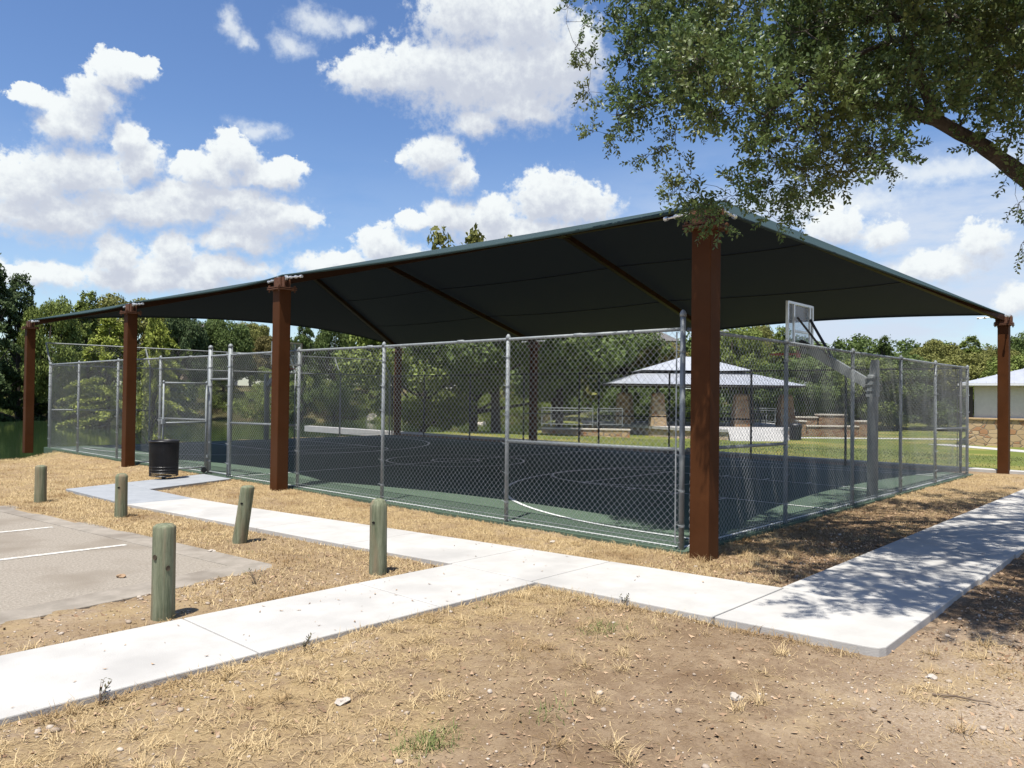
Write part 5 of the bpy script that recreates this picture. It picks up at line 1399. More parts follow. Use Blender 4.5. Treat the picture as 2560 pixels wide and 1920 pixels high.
CL = np.array([(0.12,-0.39,5.81,0.26),(-0.13,-0.13,5.62,0.26),(0.8,-0.47,6.12,0.26),(1.25,-0.85,5.91,0.26),(0.98,-0.46,6.48,0.26),(-0.31,0.1,4.91,0.26),(0.26,-0.08,6.1,0.26),(0.77,-0.93,5.83,0.26),(0.36,0.65,6.18,0.26),(-0.35,0.69,5.09,0.26),(0.26,0.56,5.41,0.26),(1.18,-0.24,6.1,0.26),(0.28,0.74,6.06,0.26),(0.47,0.22,5.44,0.26),(0.63,-0.76,5.07,0.26),(0.49,-0.32,5.66,0.26),(0.29,0.05,6.48,0.26),(2,-0.79,6.31,0.26),(-0.37,0.33,5.03,0.26),(1.25,-0.8,6.34,0.26),(0.16,0.44,5.76,0.26),(-0.07,-0.29,6.12,0.26),(1.3,-0.96,5.75,0.26),(0.16,0.18,5.2,0.26),(-0.45,0.21,5.92,0.26),(0.42,0.75,5.76,0.26),(0.64,-0.1,5.38,0.26),(-0.25,0,5.49,0.26),(0.82,0.05,5.69,0.26),(-0.57,0.68,6.33,0.26),(-0.24,0.23,6.23,0.26),(1.69,-0.9,6.37,0.26),(-0.51,0.29,6.24,0.26),(0.87,0.03,6.53,0.26),(1.09,-0.85,5.71,0.26),(0.06,0.05,6.29,0.26),(1.35,-1.11,6.31,0.26),(0.66,-0.96,6.24,0.26),(0.8,-0.65,6.13,0.26),(0.94,0.17,5.98,0.26),(-0.39,0.51,5.56,0.26),(0.24,0.85,6.44,0.26),(0.4,0.22,5.65,0.26),(1.1,-0.14,6.6,0.26),(0.97,-0.19,6.26,0.26),(0.88,-0.03,6.05,0.26),(0.99,-1.06,6.16,0.26),(1.43,-0.2,5.43,0.26),(0.73,0.22,5.79,0.26),(0.53,-0.59,5.44,0.26),(-0.34,0.58,5.85,0.26),(0.06,0.59,5.01,0.26),(-0.12,0.15,6.33,0.26),(0.87,-0.7,5.84,0.26),(0.94,-1.04,6.34,0.26),(0.07,0.23,6.14,0.26),(0.08,-0.24,5.77,0.26),(0.8,-0.8,5.37,0.26),(-0.48,0.39,4.91,0.26),(0.8,-0.71,6.34,0.26),(-0.32,0.55,5.42,0.26),(0.03,0.87,5.03,0.26),(-0.17,-0,5.28,0.26),(1.5,-0.7,5.66,0.26),(0.72,0.61,6.21,0.26),(0.13,-0.15,5.23,0.26),(1.59,-2.42,5.82,0.28),(0.29,-1.11,5.9,0.28),(0.83,-1.56,5.71,0.28),(0.42,-1.36,5.49,0.28),(0.6,-2.64,4.84,0.28),(0.42,-2.1,5.1,0.28),(-0.09,-1.5,4.39,0.28),(1.6,-2.8,5.12,0.28),(-0.21,-1.27,4.83,0.28),(0.57,-2.4,4.57,0.28),(0.59,-0.71,4.9,0.28),(0.72,-1.53,6.04,0.28),(1.27,-1.65,5.15,0.28),(1.83,-1.99,5.8,0.28),(1.07,-2.99,4.3,0.28),(0.74,-2.3,5.81,0.28),(0.88,-2.06,4.56,0.28),(0.87,-1.24,4.14,0.28),(1.5,-1.6,6.14,0.28),(0.28,-1.21,5.64,0.28),(1.08,-2.82,5.21,0.28),(1.55,-2.53,4.81,0.28),(1.18,-2.59,5.33,0.28),(0.5,-1.34,5.04,0.28),(0.94,-2.39,5.43,0.28),(1.03,-2.8,4.87,0.28),(0.35,-2.14,5.23,0.28),(1.73,-1.81,5.04,0.28),(0.89,-2.71,5.69,0.28),(0.64,-1.86,5.91,0.28),(1.62,-2.73,5.89,0.28),(0.63,-1.01,3.98,0.28),(0.59,-1.26,5.26,0.28),(1.15,-1.84,5.73,0.28),(2.29,-2.67,4.72,0.28),(0.51,-1.25,5.94,0.28),(1.38,-3.07,5.22,0.28),(0.66,-1.36,4.29,0.28),(0.63,-1.22,4.43,0.28),(1.2,-1.36,4.69,0.28),(0.04,-1.3,5.34,0.28),(0.52,-1.06,5.26,0.28),(2.05,-2.81,5.75,0.28),(0.41,-1.9,4.39,0.28),(0.58,-1.28,4.76,0.28),(0.24,-0.98,4.64,0.28),(0.38,-0.82,3.95,0.28),(-0.12,-1,4.11,0.28),(1.59,-1.76,6.21,0.28),(1.8,-2.38,4.79,0.28),(0.25,-0.66,4.02,0.28),(0.56,-1.3,5.72,0.28),(0.51,-1.85,5.55,0.28),(-0.14,-1.48,4.65,0.28),(0.66,-0.61,4.56,0.28),(2.32,-2.86,5.98,0.28),(-0.11,-1.7,4.59,0.28),(0.73,-1.61,4.97,0.28),(1.14,-1.35,5.55,0.28),(-0.24,-1.75,4.7,0.28),(0.01,-1.31,3.92,0.28),(-0.33,-1.25,4.15,0.28),(2.43,-2.71,5.08,0.28),(1.26,-1.65,5.47,0.28),(0.76,-1.91,5.09,0.28),(0.39,-0.76,4.68,0.28),(0.9,-1,4.45,0.28),(0.39,-1.52,4.65,0.28),(0.2,-1.61,3.97,0.28),(0.39,-1.65,4.96,0.28),(0.37,-1.81,4.26,0.28),(1.94,-2.83,5.14,0.28),(1.44,-2.7,5.57,0.28),(1.33,-2.27,5.16,0.28),(0.21,-2.26,5.36,0.28),(0.82,-1.59,4.84,0.28),(1.5,-1.92,5.29,0.28),(1.09,-2.14,4.96,0.28),(1.96,-2.56,5.36,0.28),(0.1,-1.96,4.04,0.28),(-0.06,-1.16,5.26,0.28),(-0.69,-1.26,4.6,0.28),(0.27,-2.14,4.64,0.28),(1.95,-3,5.27,0.28),(-0.77,-0.37,3.76,0.1),(-0.64,-0.5,3.62,0.14),(-0.52,-0.64,3.56,0.14),(-0.41,-0.75,3.69,0.16),(-0.71,-0.43,3.88,0.08),(-0.79,-0.34,3.73,0.07),(-0.52,-0.7,3.39,0.08),(-0.64,-0.57,3.45,0.1),(0.06,-0.1,4.73,0.14),(-0.11,0.08,4.57,0.12),(-0.22,0.21,4.44,0.1),(-0.31,0.3,4.35,0.07),(-0.42,1,4.72,0.1),(-0.56,1.13,5.69,0.1),(-0.46,1.03,5.5,0.1),(-0.63,1.2,6.15,0.1),(-0.5,1.06,5.96,0.12),(-0.46,1.03,5.18,0.08),(-0.26,0.83,4.67,0.1),(-0.22,-0.96,3.65,0.12),(-0.16,-1.02,3.53,0.1),(-0.09,-1.09,3.43,0.08),(0.11,-1.17,3.56,0.12),(0.18,-1.24,3.72,0.12),(0.07,-1.12,3.68,0.12),(0.85,-1.84,4.09,0.1),(0.91,-1.9,4.21,0.12),(1.72,-2.77,4.02,0.08),(1.77,-2.82,3.69,0.05),(1.8,-2.84,3.28,0.05),(1.63,-2.39,4.35,0.06),(1.8,-2.58,4.5,0.14),(2.11,-2.76,4.11,0.08),(4.29,-1.78,7,0.36),(7.39,-2.25,8.53,0.36),(4.28,-1.33,6.04,0.36),(3.37,-1.5,7.03,0.36),(3.83,-0.05,6.77,0.36),(5.76,-0.65,6.43,0.36),(2.67,-1.09,6.45,0.36),(4.62,-0.37,6.64,0.36),(3.37,-2.2,6.36,0.36),(4.52,-2.49,6.99,0.36),(4.12,-1.04,6.84,0.36),(4.76,-1.98,6.07,0.36),(3.5,-0.99,5.56,0.36),(4.7,-0.71,7.57,0.36),(4.83,-1.72,6.54,0.36),(6.22,-2.18,6.38,0.36),(3.09,-0.72,7.08,0.36),(3.95,-0.53,7.25,0.36),(3.77,-0.35,6.21,0.36),(3.92,-1.73,5.77,0.36),(5.92,-2.32,6.96,0.36),(6.19,-1.8,7.4,0.36),(5.05,0.24,7.19,0.36),(4.06,-1.38,6.82,0.36),(4.57,-0.49,6.04,0.36),(1.87,-1.01,6.43,0.36),(2.75,-0.74,7.13,0.36),(5.03,-2.3,6.3,0.36),(4.38,-2.01,5.74,0.36),(2.6,-1.94,5.81,0.36),(6.61,-1.97,6.46,0.36),(3.34,-2.59,6.67,0.36),(4.52,-2,6.32,0.36),(3.92,-1.65,6.89,0.36),(6.58,-2.23,7.64,0.36),(6.59,-1.45,7.02,0.36),(2.93,-0.84,6.31,0.36),(5.7,-1.42,6.74,0.36),(3.28,-1.29,6.12,0.36),(4.47,-2.02,7.2,0.36),(5.5,-2.2,7.34,0.36),(4.11,-1.57,6.13,0.36),(5.22,-2.12,7.63,0.36),(5.33,-1.24,7.15,0.36),(4.28,-2.4,6.23,0.36),(3.82,-2.49,6.34,0.36),(5.87,-0.67,6.88,0.36),(1.91,-0.98,5.64,0.36),(5.15,-1.99,7.17,0.36),(2.29,-1.31,5.6,0.36),(3.67,-1.79,7.03,0.36),(4.08,-1.05,6.62,0.36),(-0.78,-0.78,4.6,0.22),(-0.6,-0.64,5.11,0.22),(-0.91,-0.96,4.57,0.22),(-0.36,-0.95,4.96,0.22),(-0.75,-0.54,4.67,0.22),(-0.85,-0.68,4.76,0.22),(-0.83,-0.55,5.07,0.22),(-0.62,-0.92,4.47,0.22),(-1.09,-0.77,4.82,0.22),(-0.52,-0.98,4.55,0.22),(-0.77,-0.78,4.89,0.22),(-0.54,-0.73,4.48,0.22),(-0.87,-0.47,5,0.22),(-0.97,-0.5,5.08,0.22),(-0.97,-0.84,4.37,0.22),(-1.08,-0.63,4.76,0.22),(4.27,-4.05,4.39,0.5),(0.58,-4.17,5.91,0.5),(5.42,-2.91,5.89,0.5),(5.74,-3.17,5.26,0.5),(2.56,-2.71,6.99,0.5),(2.98,-3.24,5.81,0.5),(-0.1,-3.46,6.05,0.5),(-1.67,-2.71,5.46,0.5),(2.36,-4.02,5.05,0.5),(4.23,-3.88,5.36,0.5),(4.32,-3.57,4.5,0.5),(4.74,-3.53,5.5,0.5),(4.11,-3.04,5.72,0.5),(5.73,-3.62,4.94,0.5),(0.87,-3.22,6.78,0.5),(1.51,-4.28,5.77,0.5),(1.88,-4.38,5.06,0.5),(3.46,-3.8,5.42,0.5),(0.24,-3.46,6.23,0.5),(1.95,-3.81,5.5,0.5),(-0.64,-4.41,4.57,0.5),(-2.08,-2.74,5.11,0.5),(-1.36,-2.16,5.83,0.5),(0.8,-3.83,5.16,0.5),(6.32,-2.93,5.93,0.5),(0.6,-2.21,6.9,0.5),(-1.4,-3.72,5.01,0.5),(2.09,-3.64,5.59,0.5),(0.26,-2.45,6.75,0.5),(-2.21,-2.18,5.48,0.5),(1.78,-4.36,5.28,0.5),(0.05,-2.48,5.92,0.5),(2.1,-4.14,5.38,0.5),(-0.45,-4.22,5.63,0.5),(5.36,-3.78,4.5,0.5),(-0.78,-3.25,5.8,0.5),(5.29,-3.33,4.5,0.5),(5.68,-3.71,4.85,0.5),(3.08,-3.71,5.98,0.5),(1.07,-2.55,6.46,0.5),(-2.47,-2.71,4.9,0.5),(1.81,-2.25,6.99,0.5),(2.28,-4.07,4.66,0.5),(7.05,-3.21,4.58,0.5),(1.01,-4.25,5.48,0.5),(4.45,-3.87,5.51,0.5),(0.6,-4.35,5.17,0.5),(5.16,-3.76,5.43,0.5),(4.66,-3.29,4.52,0.5),(-2.16,-3.09,4.92,0.5),(3.49,-4.14,4.43,0.5),(1.04,-4.47,4.33,0.5),(0.73,-2.55,6.83,0.5),(0.58,-3.82,5.94,0.5),(2.73,-4.05,6.07,0.5),(-0.35,-3.8,4.39,0.5),(4.9,-3.35,5.61,0.5),(3.36,-3.37,6.4,0.5),(-1.86,-3.9,4.86,0.5),(0.51,-3.9,5.47,0.5),(2.79,-4.18,4.33,0.5),(0.61,-4.22,5.79,0.5),(0.29,-3.3,6.16,0.5),(2.92,-3.68,6.55,0.5),(-1.9,-1.85,5.85,0.5),(3.74,-3.86,4.69,0.5),(5.4,-3.19,6.13,0.5),(-0.83,-2.79,6.01,0.5),(-1.16,-2.87,5.51,0.5),(0.3,-3.44,5.75,0.5),(-0.12,-1.87,6.69,0.5),(2.28,-3.06,6.91,0.5),(-1.84,-2.97,5.72,0.5),(5.65,-2.8,4.3,0.5),(1.69,-4.46,5.64,0.5),(1.97,-4.03,4.45,0.5),(6.37,-3.65,4.48,0.5),(3.71,-3.8,6.02,0.5),(-1.07,-2.59,5.95,0.5),(5.52,-3.21,5.36,0.5),(0.82,-3.64,6.48,0.5),(4.98,-2.97,4.33,0.5),(4.85,-3.01,5.12,0.5),(6.61,-2.62,5.61,0.5),(-0.42,-2.28,6.29,0.5),(6.28,-3.28,4.7,0.5),(3.19,-4.03,5.17,0.5),(-2.27,-2.97,5.09,0.5),(1.68,-2.91,6.96,0.5),(-1.89,-2.13,5.63,0.5),(-1.05,-3.73,5.89,0.5),(0.71,-3.9,6.07,0.5),(0.73,-4.21,5.57,0.5),(2.17,-3.36,6.33,0.5),(-1.6,-3.58,5.05,0.5),(5.89,-2.77,5.64,0.5),(5.65,-3.58,5.35,0.5),(-2.56,-3.58,4.89,0.5),(4.98,-3.3,4.83,0.5),(3.79,-4.22,5.66,0.5),(-0.09,-2.77,5.84,0.5),(-1.53,-3.31,5.22,0.5),(2.64,-3.34,6.41,0.5),(1.49,-3.98,5.99,0.5),(-0.2,-2.15,6.36,0.5),(2.23,-1.99,6.93,0.5),(2.44,-3.63,5.61,0.5),(3.03,-3.33,6.89,0.5),(1.75,-3.82,6.15,0.5),(4.09,-4.42,4.83,0.5),(2.25,-4.37,5.35,0.5),(-0.2,-4.37,5.3,0.5),(1.51,-4.12,4.31,0.5),(6.34,-3.42,4.71,0.5),(2.65,-4.22,4.37,0.5),(4.09,-3.56,4.51,0.5),(6.61,-3.27,4.58,0.5),(1.08,-3.05,6.12,0.5),(-0.41,-3.12,6.55,0.5),(0.05,-1.48,6.38,0.5),(2.16,-3.77,5.21,0.5),(2.68,-4.18,5.12,0.5),(-0.93,-3.91,5.69,0.5),(0.47,-2.48,6.75,0.5),(-0.25,-2.47,6.57,0.5),(0.73,-1.88,6.67,0.5),(4.79,-4.1,5.63,0.5),(0.45,-1.46,6.47,0.5),(-2.03,-2.43,5.23,0.5),(4.91,-3.31,5.08,0.5),(-1.94,-3.78,5.04,0.5),(-2.04,-3.2,5.27,0.5),(-2.92,-2.57,4.87,0.5),(6.4,-2.82,4.87,0.5),(0.99,-4.03,4.47,0.5),(0.65,-2.12,6.67,0.5),(1.61,-4.41,4.31,0.5),(-1.66,-3.84,5.55,0.5),(2.43,-3.46,5.66,0.5),(0.41,-3.11,6.05,0.5),(4.92,-4.28,4.6,0.5),(4.06,-3.97,5.76,0.5),(6.25,-2.84,4.38,0.5),(5.33,-2.9,4.43,0.5),(-1.99,-3.5,5.68,0.5),(-2.17,-3.77,5.04,0.5),(4.59,-2.97,5.49,0.5),(-2.07,-3.47,5.19,0.5),(6.12,-3.22,5.38,0.5),(-0.52,-3.06,6.71,0.5),(2.66,-4.34,4.92,0.5),(5.21,-4.21,4.56,0.5),(2.21,-2.82,6.69,0.5),(2.76,-4.13,5.16,0.5),(1.35,-3.78,6.26,0.5),(0.95,-2.57,6.54,0.5),(6.65,-2.95,4.94,0.5),(1.39,-3.51,4.77,0.5),(3.73,-3.22,6.79,0.5),(-1.07,-3.94,4.88,0.5),(4.04,-4.16,4.47,0.5),(-2.47,-3.08,5.4,0.5),(4.03,-3.57,5.61,0.5),(4,-3.05,4.46,0.5),(4.05,-3.31,5.55,0.5),(4.49,-3.72,4.72,0.5),(-1.25,-4.03,4.93,0.5),(-1.31,-3.74,5.45,0.5),(-1.69,-1.8,5.65,0.5),(5.95,-3.08,5.11,0.5),(-1.5,-3.06,6.09,0.5),(-0.19,-2.5,6.69,0.5),(5.42,-3.57,4.93,0.5),(2.24,-3.58,6.6,0.5),(3.5,-4.19,5.39,0.5),(-0.71,-3.98,4.76,0.5),(0.59,-2.9,6.75,0.5),(5.67,-3.92,4.46,0.5),(-1.77,-1.91,5.52,0.5),(5.43,-4.25,4.4,0.5),(0.03,-2.7,6,0.5),(-1.48,-2.95,5.88,0.5),(1.65,-3.98,6.3,0.5),(-0.37,-2.24,6.16,0.5),(0.18,-3.94,4.96,0.5),(4.08,-3.17,4.76,0.5),(3.98,-3.33,5.15,0.5),(4.87,-3.26,4.95,0.5),(-0.23,-3.37,6.1,0.5),(3.4,-3.73,6.61,0.5),(2.4,-2.55,6.83,0.5),(-2.02,-2.79,5.91,0.5),(1.19,-3.97,6.01,0.5),(-0.03,-4.34,5.45,0.5),(6.46,-2.97,4.97,0.5),(2.98,-3.43,6.77,0.5),(6.95,-2.69,4.93,0.5),(3.52,-4.19,5.96,0.5),(5.27,-4.13,4.22,0.5),(-2.29,-2.89,5.29,0.5),(5.36,-4.12,4.74,0.5),(-0.05,-3.4,6.68,0.5),(3.41,-3.85,5.69,0.5),(5.29,-3.65,5.77,0.5),(3.64,-3.89,5.44,0.5),(2.93,-3.88,4.81,0.5),(-0.28,-1.57,6.15,0.5),(4.49,-3.81,4.43,0.5),(-2.29,-2.73,5.94,0.5),(4.11,-3.23,5.9,0.5),(-0.16,-2.2,6.04,0.5),(-1.65,-3.81,5.08,0.5),(3.04,-4.27,5.52,0.5),(-0.21,-3.79,4.86,0.5),(4.13,-3.21,5.53,0.5),(1.03,-4.14,5.82,0.5),(0.35,-3.67,5.97,0.5),(3.79,-3.36,4.63,0.5),(-0.08,-4.16,4.42,0.5),(1.79,-4.43,5,0.5),(5.77,-3.85,5.32,0.5),(2.38,-3.42,5.48,0.5),(2.7,-3.54,6.71,0.5),(7.17,-2.53,4.45,0.5),(-0.23,-3.2,5.71,0.5),(-0.13,-2.29,6.75,0.5),(-1.85,-3.18,5.78,0.5),(1.45,-3.59,6.27,0.5),(0.48,-4.26,5.58,0.5),(0.54,-3.7,4.64,0.5),(4.26,-3.2,5,0.5),(-1.49,-3.66,5.22,0.5),(1.14,-4.11,5.86,0.5),(-1.37,-4.19,4.45,0.5),(3.06,-3.52,4.58,0.5),(-1.3,-2.64,5.71,0.5),(2.67,-3.53,6.58,0.5),(-0.54,-3.83,5.01,0.5),(3.46,-3.28,5.66,0.5),(0.1,-3.25,6.27,0.5),(2.09,-3.44,6.63,0.5),(1.95,-4.12,5.72,0.5),(0.22,-3.5,6.2,0.5),(4.54,-3.68,5.73,0.5),(6.12,-2.89,5.99,0.5),(3.63,-3.34,6.5,0.5),(3.7,-3.5,4.56,0.5),(0.06,-2.77,6.91,0.5),(5.33,-3.14,4.75,0.5),(-0.58,-4.28,5.12,0.5)])
order = np.argsort(np.min(np.linalg.norm(CL[:, None, :3] - SK[None], axis=2), axis=1))
tw = MB(); lv, lf, nlv = [], [], 0
rq = np.random.default_rng(3)


def sprig(n=17):
    """one leafy shoot along +z: a shaft and leaves set round it"""
    ln_ = rq.uniform(0.20, 0.36); out = []
    bend = rq.normal(size=2) * 0.18
    for i_ in range(n):
        s = (i_ + 0.5) / n * 0.85 + 0.15; a = i_ * 2.4 + rq.uniform(-0.4, 0.4)
        b0 = np.array([bend[0] * s * s * ln_, bend[1] * s * s * ln_, s * ln_])
        d = np.array([math.cos(a), math.sin(a), rq.uniform(0.35, 1.1)]); d /= np.linalg.norm(d)
        L_ = rq.uniform(0.046, 0.084) * (0.75 if s > 0.85 else 1); wd = L_ * rq.uniform(0.22, 0.31)
        sd = np.cross(d, rq.normal(size=3)); sd /= np.linalg.norm(sd); up = np.cross(sd, d)
        st = b0 + d * 0.006
        mid = st + d * L_ * 0.5 - up * L_ * 0.05
        out += [st, mid + sd * wd + up * wd * 0.4, st + d * L_ - up * L_ * 0.12, mid - sd * wd + up * wd * 0.4]
    sh = [np.array([bend[0] * s * s * ln_, bend[1] * s * s * ln_, s * ln_]) for s in (0, 0.5, 1)]
    return np.array(out), sh


SPR = [sprig() for _ in range(24)]
grow_p = [tuple(p) for p in SK]; grow_r = list(SR)
for ci in order:
    x, y, z, cr = CL[ci]
    c_ = np.array([x, y, z])
    GP = np.array(grow_p); dd = np.linalg.norm(GP - c_, axis=1) + 0.25 * np.maximum(0, c_[2] + 0.1 - GP[:, 2] < 0)
    k = int(np.argmin(dd)); a = GP[k]
    m1 = a + (c_ - a) * 0.5 + rq.normal(size=3) * 0.07 * np.linalg.norm(c_ - a) + np.array([0, 0, 0.06 * np.linalg.norm(c_ - a)])
    r0 = min(grow_r[k] * 0.8, 0.006 + 0.018 * np.linalg.norm(c_ - a))
    path = [a, a * 0.3 + m1 * 0.7 + rq.normal(size=3) * 0.015, m1 * 0.5 + c_ * 0.5 + rq.normal(size=3) * 0.02, c_]
    tw.tube([tuple(p) for p in path], [r0, r0 * 0.8, r0 * 0.6, r0 * 0.4], 5, cap=False)
    for p in path[1:]: grow_p.append(tuple(p)); grow_r.append(max(0.004, r0 * 0.6))
    dirn = (c_ - a) / (np.linalg.norm(c_ - a) + 1e-6)
    ns = int(11.5 * (cr / 0.28) ** 1.3 * (0.72 if cr > 0.4 else 1)) + 4
    for s in range(ns):
        o = rq.normal(size=3); o /= np.linalg.norm(o)
        base = c_ + o * cr * rq.uniform(0, 0.75) * np.array([1, 1, 0.8])
        ax = o * 0.7 + dirn * 0.55 + np.array([0, 0, rq.uniform(-0.35, 0.45)]) + rq.normal(size=3) * 0.3; ax /= np.linalg.norm(ax)
        t1 = np.cross(ax, rq.normal(size=3)); t1 /= np.linalg.norm(t1); t2 = np.cross(ax, t1)
        M_ = np.stack([t1, t2, ax], 1) * rq.uniform(0.8, 1.15) * (0.75 if cr < 0.13 else 1)
        sv, sh = SPR[rq.integers(0, len(SPR))]
        v = sv @ M_.T + base
        lv.append(v); nlv += len(v)
        tw.tube([tuple(c_ * 0.6 + base * 0.4)] + [tuple(M_ @ p + base) for p in sh], [0.0035, 0.003, 0.0022, 0.001], 3, cap=False)
lv = np.concatenate(lv)
n_ = len(lv) // 4
idx = np.arange(n_)[:, None] * 4
tri = np.concatenate([idx + np.array([[0, 1, 2]]), idx + np.array([[0, 2, 3]])])
lo_ = opart(mk('crown', lv, tri, 'near_leaf'))
opart(tw.build('twigs', 'bark'))
print('oak leaves', n_)

# ---------------------------------------------------------------- dry grass, leaves, stones
rg = np.random.default_rng(21)


def in_any(x, y, polys, m_=0.0):
    r = np.zeros(len(x), bool)
    for P in polys: r |= sdist(x, y, P) > m_
    return r


HARD = (WALK_A, WALK_B, WALK_C, PARK, COURT)


def scatter(n, x0, x1, y0, y1, dens):
    x = rg.uniform(x0, x1, n); y = rg.uniform(y0, y1, n)
    k = rg.random(n) < dens(x, y)
    x, y = x[k], y[k]
    k = ~in_any(x, y, HARD, -0.015)
    return x[k], y[k]


def blades(x, y, ln_, wd, lean, name, mt, label):
    n = len(x); z = height(x, y) - 0.004
    a = rg.uniform(0, 2 * np.pi, n); L_ = ln_ * rg.uniform(0.5, 1.4, n)
    e1 = np.clip(lean + rg.normal(size=n) * 0.3, 0.04, 1.4); e2 = np.clip(e1 - rg.uniform(0.1, 0.9, n), -0.15, 1.3)      # how steeply it rises, then bends over
    dx, dy = np.cos(a), np.sin(a); a2 = a + rg.normal(size=n) * 0.35
    b0 = np.stack([x, y, z], 1); s_ = np.stack([-dy, dx, np.zeros(n)], 1) * (wd * rg.uniform(0.7, 1.3, n))[:, None] / 2
    h_ = L_ * 0.5
    mid = b0 + np.stack([dx * h_ * np.cos(e1), dy * h_ * np.cos(e1), h_ * np.sin(e1)], 1)
    tip = mid + np.stack([np.cos(a2) * h_ * np.cos(e2), np.sin(a2) * h_ * np.cos(e2), h_ * np.sin(e2)], 1)
    v = np.stack([b0 - s_, b0 + s_, mid + s_ * 0.8, mid - s_ * 0.8, tip], 1).reshape(-1, 3)
    i5 = np.arange(n)[:, None] * 5
    f = np.concatenate([i5 + np.array([[0, 1, 2]]), i5 + np.array([[0, 2, 3]]), i5 + np.array([[3, 2, 4]])])
    return tag(mk(name, v, f, mt), label, kind='stuff')


def tuftify(x, y, k, r):
    n = len(x); xx = np.repeat(x, k) + rg.normal(size=n * k) * r; yy = np.repeat(y, k) + rg.normal(size=n * k) * r
    q_ = ~in_any(xx, yy, HARD, -0.01); return xx[q_], yy[q_]


def pick(xs, ys): return np.concatenate(xs), np.concatenate(ys)


# turf close to the fences and paths
xa, ya2 = scatter(80000, -2.7, -0.02, -1.4, 12, lambda x, y: straw_zone(x, y) * 1.1)
xb2, yb2 = scatter(40000, -0.9, 13, -1.5, 0.0, lambda x, y: straw_zone(x, y) * 0.7 + 0.06)
blades(*pick([xa, xb2], [ya2, yb2]), 0.055, 0.0042, 0.75, 'dry_grass', 'straw', 'short dry straw-coloured turf along the fences')
xa, ya2 = scatter(90000, -8, 0.2, 9.5, 22.5, lambda x, y: straw_zone(x, y))
xb2, yb2 = scatter(42000, -4.7, -2.3, 1.2, 10, lambda x, y: straw_zone(x, y))
blades(*pick([xa, xb2], [ya2, yb2]), 0.055, 0.0065, 0.7, 'dry_grass', 'straw', 'short dry turf round the bollards and up to the pond')
# tufts of the foreground
dn = lambda x, y: np.clip(straw_zone(x, y) * 1.3 - 0.12, 0.02, 1)
x, y = scatter(4200, -8, 2.5, -4.2, 1.3, dn); x, y = tuftify(x, y, 15, 0.028)
blades(x, y, 0.085, 0.0036, 0.5, 'dry_grass', 'straw', 'loose tufts of dry grass on the foreground soil')
x, y = scatter(190000, -8, 3, -4.4, 1.3, lambda x, y: np.clip(0.38 + 0.9 * straw_zone(x, y) * (0.4 + 1.2 * fbm(x * 3.3, y * 3.3, 91)), 0, 1))
blades(x, y, 0.052, 0.0034, 0.06, 'straw_litter', 'straw', 'flattened straw litter on the foreground soil')
x, y = scatter(230, -8, 1.5, -4.2, 0.1, lambda x, y: 0.25 + 0.75 * straw_zone(x, y)); x, y = tuftify(x, y, 46, 0.022)
blades(x, y, 0.125, 0.0034, 0.62, 'dry_tufts', 'straw', 'spiky tufts of bleached dry grass on the foreground soil')
x, y = scatter(2600, -4.6, -2.3, 1.25, 9, lambda x, y: 0.3 + 0 * x); x, y = tuftify(x, y, 9, 0.03)
blades(x, y, 0.05, 0.0045, 0.25, 'brown_thatch', 'thatch', 'dead brown thatch between the bollards and the paths')
# edges of the paths
ex, ey = [], []
for x0, x1, yy in ((-7, -2.35, 0.13), (-7, -2.4, 1.27)):
    q_ = rg.uniform(x0, x1, 900); ex.append(q_); ey.append(yy + np.sign(yy - 0.7) * np.abs(rg.normal(size=900)) * 0.05)
q_ = rg.uniform(-2.5, 6.5, 900); ex.append(-2.28 - 0.05 * (q_ - 0) - np.abs(rg.normal(size=900)) * 0.05); ey.append(q_)
q_ = rg.uniform(-2.6, 0.1, 500); ex.append(np.interp(q_, [-2.6, -1.58, 0.15], [-2.12, -2.19, -2.32]) - np.abs(rg.normal(size=500)) * 0.05); ey.append(q_)
x, y = pick(ex, ey); k = ~in_any(x, y, HARD, 0.0); x, y = tuftify(x[k][::3], y[k][::3], 4, 0.02)
blades(x, y, 0.08, 0.004, 0.7, 'edge_grass', 'straw', 'dry grass straggling along the path edges')
x, y = scatter(90000, -8, 3, -4.4, 2.4, lambda x, y: np.clip(0.25 + 1.1 * (fbm(x * 2.4, y * 2.4, 97) - 0.35), 0.05, 1))
k = (y < 0.2) | (x < -2.3)
blades(x[k], y[k], 0.045, 0.0045, 0.08, 'brown_thatch', 'thatch', 'dead brown thatch matted on the soil')
x, y = scatter(9000, -8, 14, -1.6, 22, lambda x, y: sstep(0.52, 0.66, fbm(x * 0.9, y * 0.9, 51)) * (sdist(x, y, COURT) > -4))
blades(x, y, 0.06, 0.005, 0.75, 'green_grass', 'green_blade', 'sparse green blades in the dry turf')
x, y = [], []
for cx_, cy_, n_t in ((-5.05, -1.55, 300), (-4.35, -1.75, 60), (-2.95, -1.05, 160)):
    x.append(cx_ + rg.normal(size=n_t) * 0.10); y.append(cy_ + rg.normal(size=n_t) * 0.07)
blades(*pick(x, y), 0.07, 0.004, 0.85, 'green_grass', 'green_blade', 'small patches of green grass in the foreground')
# lawn
x = rg.uniform(14.7, 30, 30000); y = rg.uniform(-4, 16, 30000)
blades(x, y, 0.06, 0.02, 0.7, 'lawn_grass', 'green_blade', 'short lawn beyond the court')

